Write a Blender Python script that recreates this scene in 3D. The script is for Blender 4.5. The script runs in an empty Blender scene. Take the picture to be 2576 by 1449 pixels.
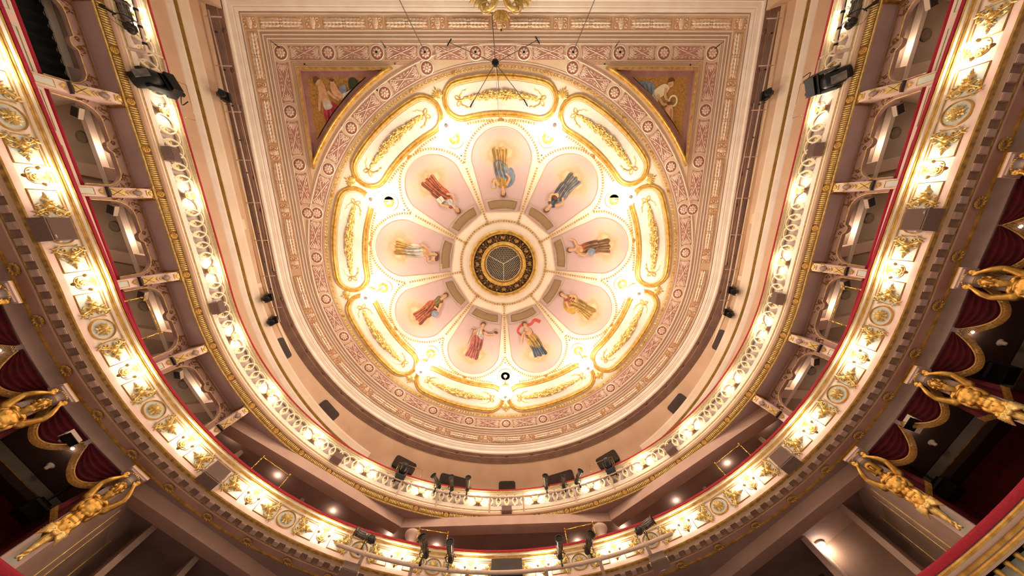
import bpy, math, random
import numpy as np
from mathutils import Matrix, Vector

scene = bpy.context.scene
COL = scene.collection
PI = math.pi
random.seed(7)

# ---------------------------------------------------------------- camera
# world frame: the dome's axis is x = y = 0, +Y runs towards the back of the house, z = 0 is the eye level in the stalls
cam_d = bpy.data.cameras.new('camera')
cam = bpy.data.objects.new('camera', cam_d)
COL.objects.link(cam)
_r, _d, _f = Vector((0.9997, 0.0102, -0.0224)), Vector((-0.0151, 0.9719, -0.2347)), Vector((0.0194, 0.2350, 0.9718))
_f.normalize(); _r = (_r - _f * _r.dot(_f)).normalized(); _u = -(_f.cross(_r)).normalized()
cm = Matrix((( _r.x, _u.x, -_f.x, 0.1258), (_r.y, _u.y, -_f.y, -2.2627), (_r.z, _u.z, -_f.z, 0.0), (0, 0, 0, 1)))
cam.matrix_world = cm
cam_d.sensor_width = 36.0
cam_d.lens = 731.2 / 2576 * 36.0
cam_d.clip_start = 0.05
scene.camera = cam

# ---------------------------------------------------------------- world and exposure
world = bpy.data.worlds.new('world'); scene.world = world; world.use_nodes = True
bg = world.node_tree.nodes['Background']
bg.inputs[0].default_value = (1.0, 0.80, 0.61, 1)
bg.inputs[1].default_value = 0.50
scene.view_settings.view_transform = 'Standard'
scene.view_settings.look = 'None'
scene.view_settings.gamma = 1.0
scene.view_settings.use_curve_mapping = False
scene.view_settings.exposure = 0.0
scene.cycles.use_light_tree = False; scene.cycles.max_bounces = 4; scene.cycles.diffuse_bounces = 3; scene.cycles.glossy_bounces = 2; scene.cycles.transmission_bounces = 1
scene.cycles.use_adaptive_sampling = True; scene.cycles.adaptive_threshold = .04; scene.cycles.caustics_reflective = False; scene.cycles.caustics_refractive = False
GLOBE_E = 70.0      # emission of the nine globe lamps
FLAME_E = 108.0     # emission of the sconce candle bulbs
WARM = (1.0, 0.86, 0.67)

# ---------------------------------------------------------------- materials
def lin(h):
    h = h.lstrip('#'); o = []
    for i in (0, 2, 4):
        c = int(h[i:i+2], 16) / 255
        o.append(c / 12.92 if c <= .04045 else ((c + .055) / 1.055) ** 2.4)
    return o
_M = {}
def mat(name, c1, c2=None, rough=.7, metal=0., scale=3., bump=0., bscale=40., emit=None, stretch=None, detail=4.):
    if name in _M: return _M[name]
    m = bpy.data.materials.new(name); m.use_nodes = True; _M[name] = m
    nt = m.node_tree; N = nt.nodes; L = nt.links
    b = N['Principled BSDF']
    b.inputs['Roughness'].default_value = rough; b.inputs['Metallic'].default_value = metal
    tc = N.new('ShaderNodeTexCoord'); mp = N.new('ShaderNodeMapping'); L.new(tc.outputs['Object'], mp.inputs[0])
    if stretch: mp.inputs['Scale'].default_value = stretch
    n = N.new('ShaderNodeTexNoise'); n.inputs['Scale'].default_value = scale; n.inputs['Detail'].default_value = detail
    L.new(mp.outputs[0], n.inputs['Vector'])
    r = N.new('ShaderNodeValToRGB'); L.new(n.outputs[0], r.inputs[0])
    a = lin(c1); z = lin(c2) if c2 else [x * .9 for x in a]
    r.color_ramp.elements[0].position = .32; r.color_ramp.elements[1].position = .68
    r.color_ramp.elements[0].color = (*z, 1); r.color_ramp.elements[1].color = (*a, 1)
    L.new(r.outputs[0], b.inputs['Base Color'])
    if bump:
        n2 = N.new('ShaderNodeTexNoise'); n2.inputs['Scale'].default_value = bscale; L.new(tc.outputs['Object'], n2.inputs['Vector'])
        bp = N.new('ShaderNodeBump'); bp.inputs['Strength'].default_value = bump; bp.inputs['Distance'].default_value = .02
        L.new(n2.outputs[0], bp.inputs['Height']); L.new(bp.outputs[0], b.inputs['Normal'])
    if emit:
        b.inputs['Emission Color'].default_value = (*emit[0], 1); b.inputs['Emission Strength'].default_value = emit[1]
    return m
GOLD = mat('gold_leaf', '#EDBE64', '#BE8838', .32, .5, 6, .25, 60)
GOLDB = mat('bright_gilding', '#F7D88C', '#D0A04C', .28, .45, 14, .3, 90)
GOLDD = mat('old_gold', '#BC8A44', '#7E5626', .4, .45, 9, .3, 70)
CREAM = mat('cream_plaster', '#F6E4D2', '#EFD8C4', .75, 0, 2.2)
PEACH = mat('peach_plaster', '#F2D4B0', '#EAC7A0', .8, 0, 1.4)
PEACHL = mat('light_peach_plaster', '#F6DEC4', '#F1D4B6', .8, 0, 1.6)
LINE = mat('painted_line', '#D2A588', '#C6987A', .85, 0, 2)
LINEL = mat('painted_light_line', '#FBEAD8', '#F6E0CC', .8, 0, 2)
ROSE = mat('dusty_rose_ground', '#C69280', '#B88272', .85, 0, 6)
ROSER = mat('rosette_ground', '#B4705C', '#A15F4E', .85, 0, 6)
BLUSH = mat('blush_ornament', '#F3D8C2', '#E0B79C', .8, 0, 9)
OCHRE = mat('ochre_ground', '#E3B083', '#D69C6A', .85, 0, 5)
OCHREO = mat('ochre_ornament', '#F7E0C8', '#E8C4A4', .8, 0, 10)
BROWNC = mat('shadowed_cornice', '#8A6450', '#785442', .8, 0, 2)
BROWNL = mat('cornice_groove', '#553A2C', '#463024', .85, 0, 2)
TAUPE = mat('taupe_plaster', '#D6B090', '#CBA484', .8, 0, 1.2)
MAUVE = mat('mauve_soffit', '#AC8E86', '#A08279', .82, 0, 1.5)
GREYB = mat('grey_blue_panel', '#D9D8CC', '#CFCDC1', .75, 0, 3)
PINKP = mat('pink_plaster', '#EFCFC0', '#E8C2B2', .75, 0, 2)
CRIM = mat('crimson_velvet', '#A8122E', '#8E0C26', .85, 0, 30, .3, 200)
CRIMD = mat('dark_red_velvet', '#6A0F18', '#480910', .9, 0, 8, .2, 120)
BLACK = mat('black_metal', '#141414', '#0C0C0C', .45, .3, 20)
DARKG = mat('dark_grey_case', '#3A3432', '#302B29', .6, 0, 20)
CHROME = mat('worn_steel', '#8E857C', '#6E655E', .35, .9, 12)
SPKR = mat('taupe_speaker', '#8A6E62', '#7C6156', .7, 0, 50, .3, 300)
PIPE = mat('painted_pipe', '#D9BBA6', '#CBAA95', .5, 0, 6)
BRASS = mat('polished_brass', '#E8BE62', '#CFA048', .22, .9, 8)
DARKB = mat('dark_wood', '#3B211C', '#2A1714', .7, 0, 3, .1, 20)
GLASSL = mat('black_lens', '#05070A', '#020304', .08, .2, 3)
GLOBE = mat('lit_globe', '#FFFFFF', '#FFFFFF', .5, emit=((1.0, .88, .71), GLOBE_E))
FLAME = mat('lit_candle_bulb', '#FFFFFF', '#FFFFFF', .5, emit=(WARM, FLAME_E))
WAX = mat('candle_sleeve', '#F7EBD8', '#F0E0C8', .6)

# ---------------------------------------------------------------- mesh helpers
class MB:
    def __init__(s): s.v = []; s.f = []; s.m = []
    def add(s, vf, M=None, mi=0):
        vs, fs = vf; o = len(s.v)
        if M is not None:
            A = np.array([tuple(v) for v in vs], float); Mt = np.array(M)
            vs = (A @ Mt[:3, :3].T + Mt[:3, 3]).tolist()
        s.v.extend([tuple(v) for v in vs]); s.f.extend([tuple(i + o for i in f) for f in fs]); s.m.extend([mi] * len(fs))
        return s
    def mesh(s, name, mats, smooth=False):
        me = bpy.data.meshes.new(name); me.from_pydata(s.v, [], s.f)
        for m in (mats if isinstance(mats, (list, tuple)) else [mats]): me.materials.append(m)
        if any(s.m): me.polygons.foreach_set('material_index', s.m)
        if smooth: me.polygons.foreach_set('use_smooth', [True] * len(s.f))
        me.update(); return me
    def build(s, name, mats, parent=None, smooth=False, M=None):
        return obj(name, s.mesh(name, mats, smooth), parent, M)
def obj(name, me, parent=None, M=None):
    o = bpy.data.objects.new(name, me); COL.objects.link(o)
    if parent is not None: o.parent = parent
    if M is not None: o.matrix_local = M
    return o
def tag(o, label=None, cat=None, group=None, kind=None):
    if label: o['label'] = label
    if cat: o['category'] = cat
    if group: o['group'] = group
    if kind: o['kind'] = kind
    return o
def thing(name, label, cat, M=None, group=None, kind=None):
    o = obj(name, None, None, M); o.empty_display_size = .1
    return tag(o, label, cat, group, kind)
def structure(name, label=None):
    o = obj(name, None); o.empty_display_size = .1
    return tag(o, label, None, None, 'structure')
def fr(o, x, y, z):
    return Matrix(((x[0], y[0], z[0], o[0]), (x[1], y[1], z[1], o[1]), (x[2], y[2], z[2], o[2]), (0, 0, 0, 1)))
def T(x, y, z): return Matrix.Translation((x, y, z))
def RX(a): return Matrix.Rotation(a, 4, 'X')
def RY(a): return Matrix.Rotation(a, 4, 'Y')
def RZ(a): return Matrix.Rotation(a, 4, 'Z')
def SC(x, y, z): return Matrix.Diagonal((x, y, z, 1))
def box(cx, cy, cz, sx, sy, sz):
    v = [(cx + i * sx / 2, cy + j * sy / 2, cz + k * sz / 2) for i in (-1, 1) for j in (-1, 1) for k in (-1, 1)]
    return v, [(0, 1, 3, 2), (4, 6, 7, 5), (0, 4, 5, 1), (2, 3, 7, 6), (0, 2, 6, 4), (1, 5, 7, 3)]
def lathe(pr, n=12):
    v = []; f = []
    for r, z in pr:
        for i in range(n):
            a = 2 * PI * i / n; v.append((r * math.cos(a), r * math.sin(a), z))
    for j in range(len(pr) - 1):
        for i in range(n):
            k = (i + 1) % n; f.append((j * n + i, j * n + k, (j + 1) * n + k, (j + 1) * n + i))
    if pr[0][0] > 1e-4: f.append(tuple(range(n))[::-1])
    if pr[-1][0] > 1e-4: f.append(tuple((len(pr) - 1) * n + i for i in range(n)))
    return v, f
def ell(c, r, nu=8, nv=6):
    if not hasattr(r, '__len__'): r = (r, r, r)
    v = [(c[0], c[1], c[2] - r[2])]; f = []
    for j in range(1, nv):
        t = PI * j / nv
        for i in range(nu):
            a = 2 * PI * i / nu
            v.append((c[0] + r[0] * math.sin(t) * math.cos(a), c[1] + r[1] * math.sin(t) * math.sin(a), c[2] - r[2] * math.cos(t)))
    v.append((c[0], c[1], c[2] + r[2])); e = len(v) - 1
    for i in range(nu):
        k = (i + 1) % nu
        f.append((0, 1 + k, 1 + i)); f.append((e, e - nu + i, e - nu + k))
        for j in range(nv - 2): f.append((1 + j * nu + i, 1 + j * nu + k, 1 + (j + 1) * nu + k, 1 + (j + 1) * nu + i))
    return v, f
def tube(path, r, n=6, closed=False):
    P = [Vector(p) for p in path]; m = len(P); rs = r if hasattr(r, '__len__') else [r] * m
    v = []; f = []; prev = None
    for i in range(m):
        if closed: t = P[(i + 1) % m] - P[i - 1]
        else: t = P[min(i + 1, m - 1)] - P[max(i - 1, 0)]
        t = t.normalized() if t.length > 1e-9 else Vector((0, 0, 1))
        if prev is None:
            a = Vector((0, 0, 1)) if abs(t.z) < .9 else Vector((1, 0, 0)); x = t.cross(a).normalized()
        else:
            x = prev - t * prev.dot(t); x = x.normalized() if x.length > 1e-6 else t.orthogonal().normalized()
        prev = x; y = t.cross(x)
        for k in range(n):
            a = 2 * PI * k / n; q = P[i] + (x * math.cos(a) + y * math.sin(a)) * rs[i]; v.append(tuple(q))
    for i in range(m if closed else m - 1):
        j = (i + 1) % m
        for k in range(n):
            l = (k + 1) % n; f.append((i * n + k, i * n + l, j * n + l, j * n + k))
    if not closed:
        f.append(tuple(range(n))[::-1]); f.append(tuple((m - 1) * n + k for k in range(n)))
    return v, f
def bar(p, q, r, n=8): return tube([p, q], r, n)
def leaf(L, W, H=.02, bend=0.):
    # a pointed leaf lying in the xy plane along +x, with a raised midrib towards +z
    v = [(0, 0, 0), (L * .35, W / 2, 0), (L * .35, -W / 2, 0), (L * .75, W * .32, bend * .5), (L * .75, -W * .32, bend * .5), (L, 0, bend), (L * .4, 0, H), (L * .78, 0, H * .8 + bend * .5)]
    return v, [(0, 6, 1), (0, 2, 6), (1, 6, 7, 3), (2, 4, 7, 6), (3, 7, 5), (4, 5, 7)]
def ridge(path, w, h=.012, closed=False):
    # a raised painted or modelled ribbon following a 2-D path in the xy plane, proud towards +z
    P = [Vector((p[0], p[1], 0)) for p in path]; m = len(P); v = []; f = []
    ws = w if hasattr(w, '__len__') else [w] * m
    for i in range(m):
        t = (P[(i + 1) % m] - P[i - 1]) if closed else (P[min(i + 1, m - 1)] - P[max(i - 1, 0)])
        t = t.normalized() if t.length > 1e-9 else Vector((1, 0, 0)); n = Vector((-t.y, t.x, 0))
        a = P[i] + n * ws[i] / 2; b = P[i] - n * ws[i] / 2
        v += [tuple(a), (P[i].x, P[i].y, h), tuple(b)]
    for i in range(m if closed else m - 1):
        j = (i + 1) % m; f += [(3 * i, 3 * i + 1, 3 * j + 1, 3 * j), (3 * i + 1, 3 * i + 2, 3 * j + 2, 3 * j + 1)]
    return v, f
def plate(pts, t=.01):
    # flat plate with thickness from a 2-D outline; the face looks towards +z
    n = len(pts); v = [(p[0], p[1], t) for p in pts] + [(p[0], p[1], 0) for p in pts]
    return v, [tuple(range(n))] + [(i, n + i, n + (i + 1) % n, (i + 1) % n) for i in range(n)]
def rrect(w, h, r, n=4):
    o = []
    for cx, cy, a0 in ((w / 2 - r, h / 2 - r, 0), (-w / 2 + r, h / 2 - r, PI / 2), (-w / 2 + r, -h / 2 + r, PI), (w / 2 - r, -h / 2 + r, 1.5 * PI)):
        for i in range(n + 1):
            a = a0 + PI / 2 * i / n; o.append((cx + r * math.cos(a), cy + r * math.sin(a)))
    return o
def oval(rx, ry, n=24, cx=0, cy=0): return [(cx + rx * math.cos(2 * PI * i / n), cy + ry * math.sin(2 * PI * i / n)) for i in range(n)]
def spl(pts, n=6, closed=False):
    # Catmull-Rom through the points
    P = [np.array(p, float) for p in pts]; m = len(P); o = []
    g = (lambda i: P[i % m]) if closed else (lambda i: P[max(0, min(m - 1, i))])
    for i in range(m if closed else m - 1):
        a, b, c, d = g(i - 1), g(i), g(i + 1), g(i + 2)
        for k in range(n):
            t = k / n; o.append(tuple(.5 * (2 * b + (c - a) * t + (2 * a - 5 * b + 4 * c - d) * t * t + (3 * b - a - 3 * c + d) * t ** 3)))
    if not closed: o.append(tuple(P[-1]))
    return o
def spiral(cx, cy, r0, a0, turns, n=14, shrink=.25, sgn=1):
    o = []
    for i in range(n + 1):
        t = i / n; r = r0 * (1 - (1 - shrink) * t); a = a0 + sgn * turns * 2 * PI * t
        o.append((cx + r * math.cos(a), cy + r * math.sin(a)))
    return o
DN = RX(PI)     # turns a +z facing ornament to face down
# ================================================================ CEILING
ZC = 14.0
def dome(r): return ZC + .56 * max(0., 1 - (r / 8.3) ** 2)
def cfr(x, y, z, a):      # frame of an ornament lying on the ceiling: local x at plan angle a, local z pointing down
    return fr((x, y, z), (math.cos(a), math.sin(a), 0), (math.sin(a), -math.cos(a), 0), (0, 0, -1))
def sq_pts(h, n=72):      # outline of the ceiling: three straight sides at the front, a half circle at the back
    o = [(-h, -h)] + [(-h, -h * (1 - i / 6)) for i in range(1, 6)]
    o += [(-h * math.cos(PI * i / n), h * math.sin(PI * i / n)) for i in range(n + 1)]
    o += [(h, -h * i / 6) for i in range(1, 7)]
    o += [(h - 2 * h * i / 8, -h) for i in range(1, 8)]
    return o
def sq_sweep(mb, pr, mi=0, front=True):
    base = [sq_pts(h) for h, z in pr]; n = len(base[0]); v = []; f = []
    for (h, z), b in zip(pr, base): v += [(x, y, z) for x, y in b]
    m = n if front else n - 8
    for j in range(len(pr) - 1):
        for i in range(m):
            k = (i + 1) % n; f.append((j * n + i, j * n + k, (j + 1) * n + k, (j + 1) * n + i))
    mb.add((v, f), None, mi)
def ring(mb, pr, mi=0, n=144):
    v = []; f = []
    for r, z in pr: v += [(r * math.cos(2 * PI * i / n), r * math.sin(2 * PI * i / n), z) for i in range(n)]
    for j in range(len(pr) - 1):
        for i in range(n):
            k = (i + 1) % n; f.append((j * n + i, j * n + k, (j + 1) * n + k, (j + 1) * n + i))
    mb.add((v, f), None, mi)

ceiling = structure('ceiling', 'peach painted ceiling with a shallow dome of nine petals')
# flat field between the dome and the cornice
mb = MB(); n = 288; v = []; f = []
for i in range(n):
    a = 2 * PI * i / n + PI / 4; c, s = math.cos(a), math.sin(a)
    h = 10.72
    R = h if s >= 0 else h / max(abs(c), abs(s))
    v += [(8.25 * c, 8.25 * s, ZC), (R * c, R * s, ZC)]
for i in range(n): j = (i + 1) % n; f.append((2 * i, 2 * j, 2 * j + 1, 2 * i + 1))
mb.add((v, f)).build('flat_field', PEACH, ceiling)
mb = MB(); ring(mb, [(r, dome(r)) for r in (1.0, 1.8, 2.6, 3.4, 4.2, 5.0, 5.8, 6.6, 7.4, 8.0, 8.26)])
mb.build('dome_shell', PEACHL, ceiling, True)
# concentric and square mouldings, drawn with fine dark and light fillets
mb = MB()
for r, w in ((8.53, .014), (8.575, .012), (8.60, .03), (9.20, .03), (9.26, .012), (9.30, .012)):
    ring(mb, [(r, ZC - .002), (r, ZC - .022), (r + w, ZC - .022), (r + w, ZC - .002)], 0 if w < .02 else 1)
mb.build('circular_fillets', [LINE, LINEL], ceiling)
mb = MB()
for h, w, k in ((9.215, .03, 1), (9.262, .014, 0), (9.33, .016, 0), (9.36, .05, 1), (9.425, .014, 0), (9.47, .012, 0), (9.50, .05, 1), (9.57, .014, 0), (9.60, .012, 0), (9.655, .04, 1),
                (10.215, .05, 1), (10.285, .014, 0)):
    sq_sweep(mb, [(h, ZC - .002), (h, ZC - .02), (h + w, ZC - .02), (h + w, ZC - .002)], k)
mb.build('straight_fillets', [LINE, LINEL], ceiling)
mb = MB(); sq_sweep(mb, [(10.31, ZC - .003), (10.33, ZC - .05), (10.40, ZC - .09), (10.45, ZC - .09), (10.455, ZC - .12), (10.55, ZC - .15), (10.60, ZC - .16), (10.62, ZC - .2)])
mb.build('crown_moulding', CREAM, ceiling)
# lines in the two front corners
mb = MB()
for sx in (-1, 1):
    for o, w in ((8.58, .03), (8.52, .012), (8.47, .012)):
        p = [(sx * o, -3.2 - (8.58 - o) * 6), (sx * o, -o), (sx * (3.2 + (8.58 - o) * 6), -o)]
        mb.add(ridge(p, w, .02), T(0, 0, ZC) @ SC(1, 1, -1))
mb.build('corner_fillets', LINE, ceiling)

# ---- pink frieze: palmette panels and rosettes
def palmette(mb, x, y, a, s=1.):
    M = T(x, y, .012) @ RZ(a) @ SC(s, s, 1)
    for k in range(-3, 4):
        L = .27 - .03 * abs(k); mb.add(leaf(L, .075, .02), M @ RZ(k * .42))
    for sg in (-1, 1): mb.add(ridge(spiral(.03, sg * .11, .07, -sg * PI / 2, .8, 9, .2, sg), .022, .016), M)
def scrollwork(L):
    mb = MB(); h = .235; e = L / 2
    for sg in (-1, 1):
        p = [(-e + .05, sg * h * .45), (-e + .16, sg * h * .92), (-e * .55, sg * h * .62), (0, 0), (e * .55, -sg * h * .62), (e - .16, -sg * h * .92), (e - .05, -sg * h * .45)]
        mb.add(ridge(spl(p, 5), .03, .016), T(0, 0, .012))
        palmette(mb, -sg * (e - .10), 0, 0 if sg > 0 else PI, 1.1)
        for q in (-1, 1):
            mb.add(ridge(spiral(q * .10, sg * .15, .06, PI / 2 * sg, .9, 9, .2, q * sg), .024, .016), T(0, 0, .012))
            mb.add(leaf(.2, .06, .015), T(q * .15, sg * .13, .012) @ RZ(PI / 2 - q * (PI / 2 - sg * .35)))
    mb.add(ridge(oval(.035, .035, 8), .02, .016, True), T(0, 0, .012))
    return mb
panel_me = {}
def pink_panel(M, L):
    key = round(L, 1)
    if key not in panel_me:
        e = key / 2; c = .05
        pts = [(-e, -.245)] + [(-e + .06 * math.sin(PI * i / 8), -.245 + .49 * i / 8) for i in range(1, 8)] + [(-e, .245), (e, .245)] + [(e - .06 * math.sin(PI * i / 8), .245 - .49 * i / 8) for i in range(1, 8)] + [(e, -.245)]
        panel_me[key] = (MB().add(plate(pts, .012)).mesh('palmette_panel', ROSE), scrollwork(key).mesh('scrollwork', BLUSH))
    a, b = panel_me[key]
    o = obj('palmette_panel', a, ceiling, M); obj('scrollwork', b, o)
ros_a = MB().add(plate(oval(.24, .24, 24), .016)).mesh('rosette_disc', ROSER)
mb = MB().add(ridge(oval(.265, .265, 24), .05, .025, True))
ros_r = mb.mesh('rosette_rim', LINEL)
mb = MB()
for k in range(8): mb.add(ell((.115, 0, .02), (.075, .055, .022), 6, 4), RZ(k * PI / 4))
mb.add(ell((0, 0, .03), (.055, .055, .03), 8, 4))
for k in range(5): mb.add(ell((.025, 0, .055), (.014, .014, .01), 5, 3), RZ(k * 2 * PI / 5))
ros_f = mb.mesh('flower', BLUSH, True)
hole_me = MB().add(lathe([(.045, .05), (.045, .085), (.03, .085), (.0, .06)], 10)).mesh('cable_hole', BLACK)
def rosette(M, hole=False):
    o = obj('rosette', ros_a, ceiling, M); obj('rim', ros_r, o); obj('flower', ros_f, o)
    if hole: obj('cable_hole', hole_me, o)
RB = 8.9
for k in range(27):
    a = -PI / 2 + (k + .5) * 2 * PI / 27; b = a + PI / 27
    d = abs(((a + PI / 2 + PI) % (2 * PI)) - PI)
    if d > .2: rosette(cfr(RB * math.cos(a), RB * math.sin(a), ZC - .004, a + PI / 2))
    db = abs(((b + PI / 2 + PI) % (2 * PI)) - PI)
    if db > .3: pink_panel(cfr(RB * math.cos(b), RB * math.sin(b), ZC - .002, b + PI / 2), 1.4)
fx = [-8.93, -7.02, -5.04, -3.07, -1.0, 1.0, 3.04, 5.0, 6.87, 8.93]
for i, x in enumerate(fx):
    rosette(cfr(x, -8.9, ZC - .008, 0), 2 <= i <= 7)
    if i < 9: pink_panel(cfr((x + fx[i + 1]) / 2, -8.9, ZC - .006, 0), fx[i + 1] - x - .62)
sy = [-8.9, -6.74, -4.65, -2.56]
for sx in (-1, 1):
    for i, y in enumerate(sy):
        if i: rosette(cfr(sx * 8.95, y, ZC - .008, PI / 2))
        if i < 3: pink_panel(cfr(sx * 8.95, (y + sy[i + 1]) / 2, ZC - .006, PI / 2), sy[i + 1] - y - .66)

# ---- ochre frieze: laurel panels and mask panels
def squiggle(mb, x, y, sx, sy):
    p = [(x + sx * .03 * i, y + sy * (.03 + .035 * (1 if i % 2 else -1) + .006 * i)) for i in range(7)]
    mb.add(ridge(spl(p, 3), .022, .014), T(0, 0, .01))
def laurel(L):
    mb = MB(); e = L / 2 - .12
    for sg in (-1, 1):
        for i in range(5):
            x = sg * e * (.02 + .19 * i); w = .15 * math.sqrt(max(.1, 1 - (x / e) ** 2))
            for q in (-1, 1): mb.add(leaf(.25, .13, .035), T(x, q * w * .45, .012 + .004 * (5 - i)) @ RZ((0 if sg > 0 else PI) + q * sg * .32))
            mb.add(leaf(.24, .11, .05), T(x, 0, .022 + .004 * (5 - i)) @ RZ(0 if sg > 0 else PI))
    for q in (-1, 0, 1): mb.add(ell((0, q * .1, .03), (.05, .05, .03), 7, 4))
    for sx in (-1, 1):
        for sg in (-1, 1): squiggle(mb, sx * (L / 2 - .05), sg * .11, -sx, sg)
    return mb
def mask():
    mb = MB()
    mb.add(ell((0, .02, .02), (.115, .15, .045), 12, 6)); mb.add(ell((0, -.12, .02), (.085, .09, .035), 10, 5))
    mb.add(ell((0, .0, .06), (.018, .05, .02), 6, 4))
    for sx in (-1, 1):
        mb.add(ell((sx * .04, .05, .055), (.022, .013, .012), 6, 4)); mb.add(ell((sx * .05, .15, .03), (.05, .035, .025), 6, 4))
        mb.add(ridge(spiral(sx * .18, .10, .085, 0 if sx > 0 else PI, .9, 10, .25, sx), .034, .022), T(0, 0, .01))
        mb.add(ridge(spiral(sx * .19, -.1, .08, PI / 2, .9, 10, .25, -sx), .034, .022), T(0, 0, .01))
    mb.add(ridge([(-.04, -.06), (0, -.075), (.04, -.06)], .02, .05), T(0, 0, .025))
    return mb
fr_me = {}
def ochre_panel(M, L, kind):
    key = (round(L, 2), kind)
    if key not in fr_me:
        fr_me[key] = (MB().add(plate([(-key[0] / 2, -.21), (key[0] / 2, -.21), (key[0] / 2, .21), (-key[0] / 2, .21)], .012)).mesh('frieze_panel', OCHRE),
                      (laurel(key[0]) if kind == 'l' else mask()).mesh('laurel' if kind == 'l' else 'mask', OCHREO))
    a, b = fr_me[key]
    o = obj('frieze_panel', a, ceiling, M); obj('laurel' if kind == 'l' else 'mask', b, o)
HB = 9.93
# front run: nine masks, eight laurels between them
px = [-9.96, -7.47, -4.98, -2.49, 0, 2.49, 4.98, 7.47, 9.96]
for i, x in enumerate(px):
    ochre_panel(cfr(x, -HB, ZC - .004, 0), .62 if 0 < i < 8 else .48, 'm')
    if i < 8: ochre_panel(cfr((x + px[i + 1]) / 2, -HB, ZC - .002, 0), 1.75, 'l')
py = [-8.78, -6.35, -3.92, -1.49]
for sx in (-1, 1):
    for i, y in enumerate(py):
        ochre_panel(cfr(sx * HB, y, ZC - .002, PI / 2), 1.75, 'l')
        ochre_panel(cfr(sx * HB, y + 1.215, ZC - .004, PI / 2), .58, 'm')
NB = 13
for k in range(NB):
    a = PI * (k + .5) / NB
    ochre_panel(cfr(HB * math.cos(a), HB * math.sin(a), ZC - .002, a + PI / 2), 1.72, 'l')
    if k:
        a = PI * k / NB; ochre_panel(cfr(HB * math.cos(a), HB * math.sin(a), ZC - .004, a + PI / 2), .58, 'm')

# ---- gilded chains: beads and leaves along a path on the dome
def chain(mb, path, step=.15, s=1., z=None):
    P = [np.array(p, float) for p in path]; acc = 0; k = 0
    for i in range(len(P) - 1):
        d = P[i + 1] - P[i]; L = float(np.hypot(*d))
        if L < 1e-6: continue
        t = acc
        while t < L:
            q = P[i] + d * t / L; a = math.atan2(d[1], d[0])
            zz = (dome(math.hypot(*q)) if z is None else z) - .005
            M = cfr(q[0], q[1], zz, a)
            for sg in (-1, 1): mb.add(leaf(.15 * s, .07 * s, .05 * s, .01), M @ RZ(sg * .5))
            if k % 2 == 0: mb.add(ell((.02, 0, .03 * s), .033 * s, 6, 4), M)
            k += 1; t += step
        acc = t - L
def arc(r, a0, a1, n=20): return [(r * math.cos(a0 + (a1 - a0) * i / n), r * math.sin(a0 + (a1 - a0) * i / n)) for i in range(n + 1)]
def node(mb, x, y, r=.07):
    M = cfr(x, y, dome(math.hypot(x, y)) - .004, 0)
    mb.add(lathe([(0, .05), (r * .5, .06), (r * .55, .04), (r, .04), (r, 0)], 10), M)
mb = MB()
chain(mb, arc(8.4, 0, 2 * PI, 180), .15, .92, ZC)
for k in range(27): a = -PI / 2 + k * 2 * PI / 27; mb.add(lathe([(0, .06), (.035, .06), (.07, .04), (.07, 0)], 8), cfr(8.4 * math.cos(a), 8.4 * math.sin(a), ZC, 0))
mb.build('bead_chain_outer', GOLD, ceiling)
mb = MB(); chain(mb, arc(2.125, 0, 2 * PI, 60), .13, .8)
for k in range(9): a = -PI / 2 + (k + .5) * 2 * PI / 9; node(mb, 2.125 * math.cos(a), 2.125 * math.sin(a))
mb.build('bead_chain_inner', GOLD, ceiling)

# ---- petals with painted muses
def petal_mat():
    m = bpy.data.materials.new('fresco_sky'); m.use_nodes = True; nt = m.node_tree; N = nt.nodes; L = nt.links
    b = N['Principled BSDF']; b.inputs['Roughness'].default_value = .85
    tc = N.new('ShaderNodeTexCoord'); mp = N.new('ShaderNodeMapping'); mp.inputs['Location'].default_value = (-5.1, 0, -14.3); mp.vector_type = 'POINT'
    L.new(tc.outputs['Object'], mp.inputs[0])
    sc = N.new('ShaderNodeVectorMath'); sc.operation = 'MULTIPLY'; sc.inputs[1].default_value = (1.0, .80, 0); L.new(mp.outputs[0], sc.inputs[0])
    ln = N.new('ShaderNodeVectorMath'); ln.operation = 'LENGTH'; L.new(sc.outputs[0], ln.inputs[0])
    no = N.new('ShaderNodeTexNoise'); no.inputs['Scale'].default_value = 2.6; no.inputs['Detail'].default_value = 6; L.new(tc.outputs['Object'], no.inputs['Vector'])
    mu = N.new('ShaderNodeMath'); mu.operation = 'MULTIPLY_ADD'; mu.inputs[1].default_value = .60; L.new(ln.outputs['Value'], mu.inputs[0])
    m2 = N.new('ShaderNodeMath'); m2.operation = 'MULTIPLY'; m2.inputs[1].default_value = .42; L.new(no.outputs[0], m2.inputs[0]); L.new(m2.outputs[0], mu.inputs[2])
    r = N.new('ShaderNodeValToRGB'); L.new(mu.outputs[0], r.inputs[0]); e = r.color_ramp.elements
    e[0].position = .20; e[0].color = (*lin('#EED8B0'), 1); e[1].position = .80; e[1].color = (*lin('#C9A59C'), 1)
    x = r.color_ramp.elements.new(.36); x.color = (*lin('#E0BE90'), 1)
    x = r.color_ramp.elements.new(.47); x.color = (*lin('#C79C74'), 1)
    x = r.color_ramp.elements.new(.60); x.color = (*lin('#CFAA90'), 1)
    L.new(r.outputs[0], b.inputs['Base Color']); return m
SKY = petal_mat()
def petal_outline(g=0.):
    w = 1.36 + g; xc = 4.86; xi = 2.60 - g
    o = [(xi, -.80 - g), (xi, .80 + g)]
    o = [(xi, -.80 - g)] + [(xc + w * .97 * math.sin(a), -w * math.cos(a)) for a in [PI * i / 22 for i in range(23)]] + [(xi, .80 + g)]
    return o
def on_dome(pts, off): return [(x, y, dome(math.hypot(x, y)) - off) for x, y in pts]
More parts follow.
